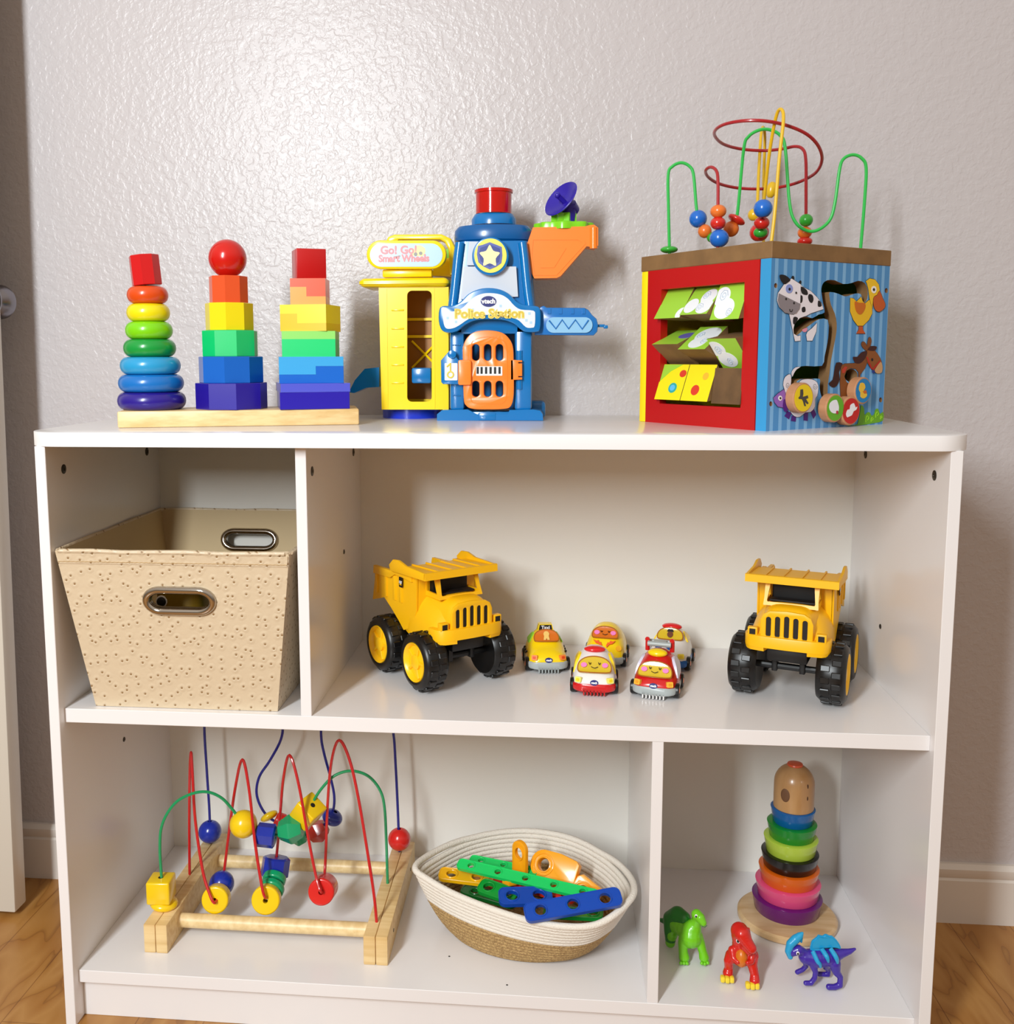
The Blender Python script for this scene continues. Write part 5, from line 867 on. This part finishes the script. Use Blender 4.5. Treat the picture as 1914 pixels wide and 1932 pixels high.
def mbead(kind, u, v, y, r, col, axis=(0, 0, 1), hgt=None, p=None, name='bead', rot=0):
    p = p or A1(u, v, y); d = 1874 * 2.815 / ((p - CAM).dot(Vector(R0[2]))); R_ = r / d; h = (hgt / d) if hgt else R_
    M = Matrix.Translation(p) @ orient(axis) @ Matrix.Rotation(rad(rot), 4, 'Z'); bm = NB(); hr = .0036
    if kind == 'ball': q = [rad(-90 + 7.5 * i) for i in range(25)]; pr = [(R_ * math.cos(a), R_ * math.sin(a)) for a in q if R_ * math.cos(a) > hr]; lathe(bm, [(hr * .9, pr[0][1] + .001), (hr, pr[0][1])] + pr + [(hr, pr[-1][1]), (hr * .9, pr[-1][1] - .002)], 36, M, cap=False)
    elif kind == 'cyl': b = min(.003, h * .6); q = [rad(15 * i) for i in range(7)]; pr = [(R_ - b + b * math.cos(a), h - b + b * math.sin(a)) for a in q]; lathe(bm, [(hr, -h + .002)] + [(hr, -h)] + [(x, -z) for x, z in pr[::-1]] + pr + [(hr, h), (hr, h - .006)], 36, M, cap=False); 
    elif kind == 'disc': q = [rad(-80 + 10 * i) for i in range(17)]; lathe(bm, [(hr, -h)] + [(hr + (R_ - hr) * math.cos(a), h * math.sin(a)) for a in q] + [(hr, h)], 36, M, cap=False)
    elif kind == 'oct': b = .0022; lathe(bm, [(hr, -h + .002), (hr, -h), (R_ - b * 1.5, -h), (R_, -h + b), (R_, h - b), (R_ - b * 1.5, h), (hr, h), (hr, h - .006)], 8, M, cap=False)
    elif kind == 'gem': lathe(bm, [(hr, -h), (R_ * .62, -h), (R_, -h * .1), (R_, h * .1), (R_ * .62, h), (hr, h), (hr, h - .006)], 6, M, cap=False)
    elif kind == 'cube':
        box(bm, -R_, R_, -R_, R_, -h, h, .0026, 3, M); t_ = NB(); lathe(t_, [(0, h + .0002), (hr, h + .0002), (hr, h + .0001), (0, h + .0001)], 20, M, cap=False); merge(bm, t_, None, 1)  # dark disc on the end face paints in the shaded wire hole
    o = fin(name, bm, [B[col], hk], mz, mo, angle=30); return o
zt_ = ZB + .041
mbead('disc', 0, 0, 0, 73, 'yellow', (.12, 0, 1), 30, p=Vector((A1(535, 955, .105).x, .105, zt_ + .0062)), name='disc_bead')
mbead('cube', 0, 0, 0, 62, 'yellow', (0, 0, 1), 62, p=Vector((A1(519, 866, .105).x, .105, A1(519, 862, .105).z)), name='cube_bead', rot=4)
mbead('ball', 778, 560, .29, 60, 'blue'); mbead('ball', 1784, 600, .29, 60, 'red')
mbead('disc', 1092, 478, .275, 48, 'yellow', (.45, -.3, -.7), 20, name='disc_bead'); mbead('cyl', 1150, 505, .273, 44, 'red', (.8, 0, -.3), 26); mbead('gem', 1252, 582, .270, 52, 'green', (1, 0, .05), 40); mbead('gem', 1352, 558, .272, 60, 'dred', (.8, .1, .5), 50); mbead('disc', 1428, 484, .277, 56, 'blue', (.45, 0, .9), 36, name='disc_bead')
mbead('ball', 956, 520, .150, 73, 'yellow', (.75, 0, -.65)); mbead('oct', 1076, 580, .154, 62, 'blue', (1, .05, -.1), 52, rot=22); mbead('gem', 1208, 548, .160, 76, 'green', (1, .05, .15), 62, rot=12); mbead('cube', 1300, 453, .168, 62, 'yellow', (.5, -.35, .75), 60, rot=12, name='cube_bead')
mbead('ball', 840, 836, .160, 66, 'blue', (0, 1, .25)); mbead('cyl', 812, 915, .130, 72, 'yellow', (.06, -1, .22), 36)
mbead('oct', 1126, 748, .178, 74, 'blue', (.1, .3, 1), 52, rot=22); mbead('cyl', 1120, 812, .160, 62, 'green', (.08, 1, .55), 20); mbead('cyl', 1108, 862, .146, 66, 'green', (.1, 1, .35), 18); mbead('cyl', 1078, 918, .128, 76, 'yellow', (.08, -1, .22), 30)
mbead('cyl', 1380, 865, .138, 70, 'red', (.02, -1, .25), 62)

# ------------------------------------------------------------------ coiled rope basket
K2 = lambda u, v: (u / 3.906 + 770, v / 3.906 + 1530)
def P2(u, v, h): return atz(*K2(u, v), ZB + h)
ro = Vector((.6, .16, ZB))
rb = thing('rope_basket', 'white and tan coiled rope basket full of plastic building strips', 'basket', ro)
cotton = mat('cotton_rope', 'ebe4d8', .8, bump=(520, .9, .0014)); jute = mat('jute_rope', 'c3a26c', .85, bump=(480, 1.0, .0018), var=(420, '96754a'))
rim_pts = [(.4475, .138, .096), (.470, .190, .092), (.515, .238, .094), (.570, .262, .096), (.625, .264, .097), (.680, .243, .097), (.725, .200, .094), (.7500, .150, .092), (.7530, .100, .094), (.7300, .063, .089), (.700, .046, .081), (.660, .044, .078), (.610, .056, .077), (.560, .075, .079), (.510, .098, .083), (.470, .118, .090)]
rim_pts = [(.602 + (x - .602) * .965, .155 + (y - .155) * .985, z) for x, y, z in rim_pts]; rimS = spline(rim_pts, 6, True); NR = len(rimS); rc = Vector((.602, .155, 0))
bot = [Vector((.598 + .104 * math.cos(a) * math.cos(rad(-14)) - .074 * math.sin(a) * math.sin(rad(-14)), .162 + .104 * math.cos(a) * math.sin(rad(-14)) + .074 * math.sin(a) * math.cos(rad(-14)), 0)) for a in [math.atan2((q - rc).y / .7, (q - rc).x) + rad(12) for q in rimS]]
def ring_at(t, off=0):
    o = []
    for a, b in zip(bot, rimS):
        k = t ** .72; out_ = (b - a); p = Vector((a.x + out_.x * k, a.y + out_.y * k, ZB + .0050 + (b.z - .0050) * t)); d = Vector((b.x - rc.x, b.y - rc.y, 0)).normalized(); o.append(p + d * off)
    return o
NRG = 14; bmj, bmc = NB(), NB()
for k in range(NRG): tube(bmj if k < 8 else bmc, ring_at(k / NRG), .0042, 8, closed=True)
loft(bmj, [ring_at(k / NRG, -.001) for k in range(0, 9)], cap=False); loft(bmc, [ring_at(k / NRG, -.001) for k in range(8, 14)], cap=False)
t_ = NB(); t_.faces.new([t_.verts.new(p + Vector((0, 0, -.001))) for p in ring_at(0)]); merge(bmj, t_)
fin('jute_base', bmj, jute, rb, ro, angle=60); fin('cotton_wall', bmc, cotton, rb, ro, angle=60)
rr_ = []
for p, q in zip(ring_at(1.0), rimS):
    d = Vector((q.x - rc.x, q.y - rc.y, 0)).normalized(); e = max(0, abs(d.dot(Vector((.985, -.17, 0)))) - .80) / .20; rr_.append(p + d * (.003 * e) + Vector((0, 0, .004 * e)))
bm = NB(); tube(bm, rr_, .0046, 10, closed=True); fin('rim_rope', bm, cotton, rb, ro, angle=60)
def strip(label, uvh0, uvh1, width, th, nh, hexc, normal=(0, -.25, 1), holes_at=None, name='building_strip', sag=0, org=None):
    a, b = P2(*uvh0), P2(*uvh1); x = (b - a); Ln = x.length; x.normalize(); n = Vector(normal); n = (n - x * n.dot(x)).normalized(); y = n.cross(x)
    M = Matrix(((x.x, y.x, n.x, a.x), (x.y, y.y, n.y, a.y), (x.z, y.z, n.z, a.z), (0, 0, 0, 1)))
    w2 = width / 2; hs = holes_at or [Ln * (k + .5) / nh for k in range(nh)]; hr = width * .29
    bm = NB(); plate(bm, rrect(0, Ln, -w2, w2, w2 * .62, 5), th, [ell(h, 0, hr, hr, 20) for h in hs], M=M)
    tube(bm, [(px_, py_, th) for px_, py_ in rrect(.0006, Ln - .0006, -w2 + .0006, w2 - .0006, w2 * .6, 5)], .0009, 6, closed=True, M=M)
    for h in hs: tube(bm, [(px_, py_, th + .0002) for px_, py_ in ell(h, 0, hr + .0008, hr + .0008, 20)], .0012, 6, closed=True, M=M)
    o = fin(name, bm, mat('piece_' + hexc, hexc, .3, coat=.2), org=a); return tag(o, label, 'building piece', 'plastic building pieces in the rope basket')
G1, OR, YE, BL_, RE, G2 = '18d468', 'fda814', 'f6b80c', '0a48b0', 'e02c1c', '109c38'
strip('long bright green strip lying across the top of the rope basket', (372, 400, .088), (1400, 640, .088), .0165, .0055, 5, G1, (0, -.45, 1))
strip('green strip behind the long bright green one in the rope basket', (462, 368, .078), (960, 470, .082), .015, .005, 3, G1, (0, -.3, 1))
strip('short yellow strip with two holes at the left of the rope basket', (230, 475, .073), (600, 520, .070), .026, .005, 2, YE, (0, -.15, 1))
strip('short green piece beside the small blue one in the rope basket', (530, 560, .069), (800, 655, .066), .026, .006, 2, G2, (.1, -.35, 1))
strip('short blue strip with two holes at the front of the rope basket', (668, 650, .0775), (1062, 640, .0775), .029, .006, 2, BL_, (0, -.3, 1))
strip('long blue strip with three holes leaning on the right rim of the rope basket', (860, 770, .087), (1572, 640, .105), .026, .006, 3, BL_, (0, -.55, 1))
strip('red strip showing under the green strip in the rope basket', (640, 515, .068), (1230, 665, .072), .014, .006, 4, RE, (0, -.3, 1))
strip('dark green strip deep at the left of the rope basket', (400, 590, .052), (800, 700, .050), .024, .005, 2, '0c6c28', (0, 0, 1))
strip('green strip low behind the long blue one in the rope basket', (1000, 760, .058), (1440, 780, .062), .024, .005, 3, G2, (0, 0, 1))
strip('yellow strip buried under the orange connector in the rope basket', (900, 520, .050), (1400, 600, .052), .026, .005, 3, YE, (0, 0, 1))
strip('orange strip buried at the middle of the rope basket', (500, 500, .045), (950, 590, .045), .026, .005, 3, OR, (0, 0, 1))
# orange angle bracket standing upright
a = P2(835, 470, .080); bm = NB(); om_ = mat('piece_' + OR, OR, .3, coat=.2)
M = Matrix.Translation(a) @ Matrix.Rotation(rad(-35), 4, 'Z') @ Matrix.Rotation(rad(90), 4, 'X'); q = [(-.012, 0), (.012, 0), (.012, .040)] + [(.012 * math.cos(rad(t)), .040 + .012 * math.sin(rad(t))) for t in range(15, 180, 15)] + [(-.012, .040)]
plate(bm, q, .006, [ell(0, .034, .0065, .0085, 20)], M=M, bev=.0008); tube(bm, [(x, y, .0062) for x, y in ell(0, .034, .0072, .0095, 20)], .0012, 6, closed=True, M=M)
plate(bm, [(-.012, 0), (.012, 0), (.012, .028), (.006, .036), (-.006, .036), (-.012, .028)], .006, [ell(0, .022, .006, .006, 20)], M=M @ Matrix.Rotation(rad(90), 4, 'X') @ Matrix.Translation((0, 0, -.006)), bev=.0008)
tag(fin('angle_bracket', bm, om_, org=a), 'orange angle bracket standing upright at the back of the rope basket', 'building piece')
# orange cranked connector
a = P2(1020, 400, .092); n = Vector((-.35, -.85, .55)).normalized(); x = Vector((.86, -.42, -.10)); x = (x - n * x.dot(n)).normalized(); y = n.cross(x)
M = Matrix(((x.x, y.x, n.x, a.x), (x.y, y.y, n.y, a.y), (x.z, y.z, n.z, a.z), (0, 0, 0, 1)))
bm = NB(); q = [(.020 * math.cos(rad(t)), .020 * math.sin(rad(t))) for t in range(90, 271, 15)] + [(.045, -.024), (.050, -.008), (.050, .016), (.045, .020), (.02, .022)]
plate(bm, q, .012, [ell(0, 0, .0085, .0085, 24)], M=M, bev=.001); tube(bm, [(px_, py_, .0122) for px_, py_ in ell(0, 0, .0100, .0100, 24)], .0013, 6, closed=True, M=M); tube(bm, [(px_, py_, .0122) for px_, py_ in ell(0, 0, .0145, .0145, 24)], .0010, 6, closed=True, M=M)
M2 = M @ Matrix.Translation((.045, -.010, -.001)) @ Matrix.Rotation(rad(-14), 4, 'Z') @ Matrix.Rotation(rad(16), 4, 'Y')
plate(bm, [(0, -.016), (.034, -.017), (.041, -.012), (.041, .015), (.036, .018), (.006, .020), (0, .014)], .014, [ell(.016, 0, .0075, .0085, 24)], M=M2, bev=.001); tube(bm, [(px_, py_, .0142) for px_, py_ in ell(.016, 0, .0090, .0100, 24)], .0013, 6, closed=True, M=M2); tube(bm, [(px_, py_, .0142) for px_, py_ in ell(.016, 0, .0125, .0135, 24)], .0010, 6, closed=True, M=M2)
tag(fin('cranked_connector', bm, om_, org=a), 'large orange two hole connector at the back right of the rope basket', 'building piece')

# ------------------------------------------------------------------ ring stacker on its round base (right compartment)
rc_ = Vector((.980, .2205, ZB + .0005)); maple = mat('maple_wood', 'd9b98c', .35, coat=.2, var=(14, 'c9a270', (1, 6, 1)))
bm = NB(); lathe(bm, [(0, 0), (.066, 0), (.0690, .003), (.0690, .009), (.066, .0118), (.060, .0125), (0, .0125)], 64, Matrix.Translation(rc_)); tag(fin('wooden_disc', bm, maple, org=rc_), 'round pale wooden base disc under the tapered ring tower', 'toy base')
z = ZB + .0130; names = [('6c1474', 'purple', .0492), ('f4568c', 'pink', .0458), ('ee6a10', 'orange', .0424), ('0b0b0d', 'black', .0402), ('c4e04c', 'pale lime', .0380), ('14902c', 'green', .0348), ('0e64ac', 'blue', .0312)]
cx_, cy_ = rc_.x + .001, rc_.y + .008
for k, (c, n_, R_) in enumerate(names):
    h = .0222; bm = NB(); x = cx_ + .0006 * k
    lathe(bm, [(.010, .0), (R_ - .0052, 0), (R_ - .0042, .0012), (R_ - .0008, h - .0022), (R_ - .0004, h - .0008), (R_ - .0018, h), (R_ * .80, h), (.010, h)], 64, Matrix.Translation((x, cy_, z)))
    pos = 'at the bottom of' if k == 0 else ('at the top of' if k == 6 else 'directly above the %s ring in' % names[k - 1][1])
    tag(fin('tapered_ring', bm, paint(c, .2), org=(x, cy_, z)), n_ + ' wooden ring ' + pos + ' the tapered ring tower', 'stacking ring', 'rings of the tapered tower'); z += h
x = cx_ + .0042; dm_ = thing('wooden_topper', 'natural wood dome with orange cap topping the tapered ring tower', 'toy topper', (x, cy_, z)); do_ = Vector((x, cy_, z))
hz = .064; R_ = .0278; bm = NB(); pr = [(0, 0), (R_ - .001, 0), (R_, .001), (R_, .036)] + [(R_ * math.cos(rad(a)), .036 + (hz - .036) * math.sin(rad(a))) for a in range(10, 74, 8)] + [(.0085, hz - .0012), (.0085, hz - .003), (0, hz - .003)]
lathe(bm, pr, 64, Matrix.Translation(do_)); fin('dome', bm, mat('dome_wood', 'be9464', .3, coat=.3, var=(30, 'a97c4c', (1, 1, .3))), dm_, do_, angle=40)
bm = NB(); lathe(bm, [(0, 0), (.0102, 0), (.0110, .0012), (.0104, .0030), (.006, .0040), (0, .0042)], 32, Matrix.Translation(do_ + Vector((0, 0, hz - .0022)))); fin('cap', bm, paint('f0643c', .3), dm_, do_)
hm_ = mat('hole_shade', '6c4a30', .7)
bm = NB(); sphere(bm, (0, 0, 0), (.0066, .0015, .0098)); bmesh.ops.transform(bm, matrix=Matrix.Translation(do_ + Vector((-.0172, -.0216, .0262))) @ Matrix.Rotation(rad(-38), 4, 'Z'), verts=bm.verts); fin('round_hole', bm, hm_, dm_, do_)  # dark oval laid on the dome imitates the shaded hole
for zz_ in (.024, .041): bm = NB(); sphere(bm, do_ + Vector((.0125, -.0243 if zz_ < .03 else -.0238, zz_)), (.0012, .0012, .0034)); fin('slit', bm, mat('slit_shade', '4a2c18', .8), dm_, do_)  # dark beads imitate the shade in the two slits

# ------------------------------------------------------------------ toy dinosaurs
def blob(name, chains, m, parent, voxel=.0009, smooth=5, extra=()):
    bm = NB()
    for ch in chains:
        pts = [Vector(c[:3]) for c in ch]; rs = [c[3] for c in ch]
        for i, (p, r_) in enumerate(zip(pts, rs)):
            sphere(bm, p, r_, u=16, v=10)
            if i:
                a, b = pts[i - 1], p; n_ = max(2, int((b - a).length / (min(rs[i - 1], r_) * .35)))
                for k in range(1, n_): sphere(bm, a.lerp(b, k / n_), rs[i - 1] + (r_ - rs[i - 1]) * k / n_, u=14, v=8)
    me = bpy.data.meshes.new('t'); bm.to_mesh(me); bm.free(); ob = bpy.data.objects.new('t', me); C.objects.link(ob)
    md = ob.modifiers.new('r', 'REMESH'); md.mode = 'VOXEL'; md.voxel_size = voxel; sm_ = ob.modifiers.new('s', 'SMOOTH'); sm_.factor = .5; sm_.iterations = smooth
    dg = bpy.context.evaluated_depsgraph_get(); dg.update(); m2 = bpy.data.meshes.new_from_object(ob.evaluated_get(dg)); bpy.data.objects.remove(ob); bpy.data.meshes.remove(me)
    m2.polygons.foreach_set('use_smooth', [True] * len(m2.polygons)); m2.materials.clear(); m2.materials.append(m); m2.name = name
    o = bpy.data.objects.new(name, m2); C.objects.link(o); o.parent = parent; return o
def eye(parent, p, r_, d):
    M = Matrix.Translation(p) @ orient(d); bm = NB(); sphere(bm, (0, 0, 0), (r_, r_ * 1.25, r_ * .45), M=M); e = fin('eye', bm, pwh, parent); bm = NB(); sphere(bm, (0, -r_ * .1, r_ * .25), (r_ * .62, r_ * .85, r_ * .35), M=M, u=16, v=10); fin('pupil', bm, blk, e)
def u3(u, v, o, s): return ((u - o[0]) / s, (o[1] - v) / s)
def chain(o, s, pts): return [((u - o[0]) / s, y, (o[1] - v) / s - y * .34, r_ / s) for u, v, y, r_ in pts]
# green long-necked one
gn = mat('dino_lime', '74cc1c', .3, coat=.3); gd = mat('dino_dark_green', '14781c', .35, coat=.3); O, SC = (318, 1585), 6000
d1 = thing('toy_dinosaur', 'lime green long necked toy dinosaur with dark green back, beside the divider', 'toy dinosaur', (.8325, .104, ZB + .0014), 0, 'little plastic dinosaurs in front of the ring tower')
body = blob('body', [chain(O, SC, [(238, 1548, 0, 44), (230, 1500, .001, 38), (228, 1430, .003, 40), (255, 1370, .006, 60)]), chain(O, SC, [(395, 1540, -.001, 41), (385, 1490, .001, 34), (365, 1420, .004, 40), (330, 1370, .006, 60)]),
    chain(O, SC, [(292, 1375, .006, 92), (295, 1330, .008, 84), (325, 1270, .006, 52), (335, 1220, .003, 40), (330, 1180, .001, 42)]), chain(O, SC, [(330, 1178, .001, 44), (352, 1195, -.004, 40), (375, 1232, -.008, 27)]),
    chain(O, SC, [(280, 1340, .012, 88), (215, 1290, .028, 85), (180, 1330, .036, 70)]),
    chain(O, SC, [(160, 1400, .030, 50), (150, 1440, .030, 44), (148, 1476, .030, 42)]), ], gn, d1)
blob('back_shell', [chain(O, SC, [(150, 1270, .034, 62), (200, 1230, .027, 72), (245, 1240, .018, 56)]), chain(O, SC, [(150, 1290, .034, 62), (142, 1380, .032, 46), (150, 1445, .030, 45)]), chain(O, SC, [(135, 1300, .040, 36), (100, 1312, .045, 22), (62, 1308, .05, 12)])], gd, d1)
for u, v in ((208, 1592), (232, 1596), (256, 1590), (372, 1574), (396, 1578), (418, 1568)): bm = NB(); x, z = u3(u, v - 12, O, SC); sphere(bm, (x, -.0075, max(z, .0024)), .0024, u=12, v=8); fin('toe', bm, gn, d1)
x, z = u3(318, 1175, O, SC); eye(d1, Vector((x + .0002, -.0062, z + .001)), .0021, (-.35, -1, .1)); x, z = u3(385, 1222, O, SC)
bm = NB(); tube(bm, [(x - .004, -.0105, z - .0025), (x, -.0112, z - .0032), (x + .003, -.0085, z - .002)], .0004, 5); fin('mouth', bm, gd, d1)
# red tyrannosaur
rn = mat('dino_red', 'd01c14', .25, coat=.4); ro2 = mat('dino_orange', 'd87414', .35, coat=.2); ryl = mat('dino_toe_yellow', 'f4d838', .3); O, SC = (680, 1765), 6150
d2 = thing('toy_dinosaur', 'red upright toy dinosaur with orange belly and yellow toes', 'toy dinosaur', (.8855, .066, ZB + .0022), 0, 'little plastic dinosaurs in front of the ring tower')
blob('body', [chain(O, SC, [(590, 1708, .004, 42), (600, 1668, .007, 36), (592, 1600, .004, 38), (618, 1560, .006, 52)]), chain(O, SC, [(785, 1736, -.009, 42), (788, 1690, -.005, 36), (770, 1610, -.003, 40), (768, 1540, .001, 56)]),
    chain(O, SC, [(690, 1550, .004, 84), (690, 1490, .004, 76), (672, 1430, .003, 58), (665, 1370, .002, 62)]), chain(O, SC, [(668, 1338, .002, 70), (680, 1352, -.004, 66), (712, 1410, -.009, 50), (745, 1455, -.013, 42)]), chain(O, SC, [(700, 1450, -.007, 36), (730, 1485, -.011, 30)]),
    chain(O, SC, [(615, 1500, 0, 34), (618, 1560, -.006, 24), (648, 1580, -.011, 18)]), chain(O, SC, [(765, 1520, -.003, 34), (752, 1575, -.010, 22), (720, 1578, -.013, 18)]),
    chain(O, SC, [(700, 1570, .014, 60), (715, 1600, .028, 44), (730, 1640, .042, 28), (735, 1650, .055, 12)]), chain(O, SC, [(735, 1310, -.001, 10), (742, 1350, -.001, 10), (756, 1390, 0, 8)])], rn, d2, .0008, 4)
bm = NB(); x, z = u3(680, 1540, O, SC); sphere(bm, (x, -.0048, z), (.0080, .0092, .0128), M=None); fin('belly', bm, ro2, d2)
for bx_, bz, by_f in ((578, 1692, -.002), (762, 1770, -.0125)):
    for k in (-1, 0, 1): bm = NB(); x, z = u3(bx_ + k * 36, bz, O, SC); zc = .0040; box(bm, x - .0029, x + .0029, by_f - .0045 - (1 - abs(k)) * .0012, by_f + .003, .0004, .0085, .0018, 2); fin('toe', bm, ryl, d2)
x, z = u3(645, 1382, O, SC); eye(d2, Vector((x, -.0102, z + .0002)), .0026, (-.45, -1, .15))
# purple crested one
pn = mat('dino_purple', '3c249c', .28, coat=.4); pc = mat('dino_cyan', '20a0d4', .3, coat=.3); O, SC = (1400, 1762), 6150
d3 = thing('toy_dinosaur', 'purple crested toy dinosaur with bright blue crest, sail and stripes', 'toy dinosaur', (.9925, .071, ZB + .0014), 0, 'little plastic dinosaurs in front of the ring tower')
blob('body', [chain(O, SC, [(1255, 1535, 0, 58), (1330, 1540, 0, 74), (1410, 1530, 0, 72), (1465, 1520, 0, 62)]), chain(O, SC, [(1255, 1530, 0, 50), (1225, 1490, -.001, 34), (1192, 1478, -.002, 42), (1160, 1490, -.003, 34), (1130, 1515, -.003, 24)]),
    chain(O, SC, [(1470, 1510, 0, 56), (1530, 1492, .001, 36), (1590, 1475, .002, 23), (1636, 1452, .003, 10)]),
    chain(O, SC, [(1470, 1570, -.004, 50), (1485, 1640, -.006, 32), (1515, 1680, -.007, 22), (1512, 1745, -.008, 24), (1470, 1762, -.009, 24), (1425, 1762, -.010, 24)]),
    chain(O, SC, [(1430, 1570, .006, 44), (1430, 1630, .010, 26), (1455, 1655, .012, 20), (1455, 1700, .013, 20), (1385, 1700, .013, 20)]),
    chain(O, SC, [(1295, 1570, -.004, 34), (1325, 1650, -.006, 22), (1318, 1700, -.007, 20), (1290, 1742, -.008, 20), (1250, 1744, -.008, 20)]), chain(O, SC, [(1260, 1570, .005, 30), (1275, 1630, .009, 20), (1250, 1665, .010, 19), (1212, 1690, .011, 20)])], pn, d3, .0008, 4)
def flat_blob(name, pts, y, th, m): 
    q = smooth2([u3(u, v, O, SC) for u, v in pts], 4); bm = NB(); plate(bm, q, th, M=Matrix.Translation((0, y + th / 2, 0)) @ Matrix.Rotation(rad(90), 4, 'X')); bmesh.ops.bevel(bm, geom=[e for e in bm.edges if len(e.link_faces) == 2 and e.calc_face_angle(0) > 1], offset=th * .3, segments=2, affect='EDGES'); return fin(name, bm, m, d3, angle=60)
blob('crest', [chain(O, SC, [(1128, 1535, -.004, 22), (1112, 1490, -.003, 26), (1130, 1430, -.002, 34), (1168, 1390, -.001, 36), (1200, 1362, 0, 28), (1222, 1335, 0, 10)]), chain(O, SC, [(1205, 1375, 0, 22), (1215, 1410, 0, 10)])], pc, d3, .0008, 4)
flat_blob('sail', [(1285, 1470), (1288, 1430), (1298, 1395), (1330, 1365), (1345, 1345), (1375, 1350), (1400, 1335), (1430, 1345), (1455, 1350), (1490, 1385), (1515, 1425), (1515, 1450), (1470, 1445), (1400, 1455), (1340, 1490), (1300, 1490)], 0, .0050, pc)
for q in ([(1300, 1470), (1325, 1520), (1345, 1545), (1352, 1575)], [(1370, 1450), (1395, 1480), (1410, 1525)], [(1435, 1440), (1465, 1480), (1480, 1530)]):
    pts = [(u3(u, v, O, SC)[0], -.0015 - (.0108 if i else .003) + (.0008 if i == len(q) - 1 else 0), u3(u, v, O, SC)[1]) for i, (u, v) in enumerate(q)]; bm = NB(); tube(bm, pts, [.0030, .0028, .0024, .0014][:len(pts)] if len(pts) == 4 else [.0030, .0030, .0016], 10, smooth=4); fin('stripe', bm, pc, d3)
x, z = u3(1178, 1475, O, SC); eye(d3, Vector((x, -.0092, z)), .0021, (-.1, -1, .05))
# crumbs on the bottom shelf
for px_, py_, lb in ((848, 1805, 'tiny dark crumb on the bottom shelf left of the rope basket front'), (957, 1859, 'tiny dark crumb near the front edge of the bottom shelf')):
    p = atz(px_, py_, ZB); bm = NB(); sphere(bm, (p.x, p.y, ZB + .0006), (.0014, .0010, .0007), u=8, v=6); tag(fin('crumb', bm, mat('crumb', '2c2418', .8), org=(p.x, p.y, ZB)), lb, 'crumb')
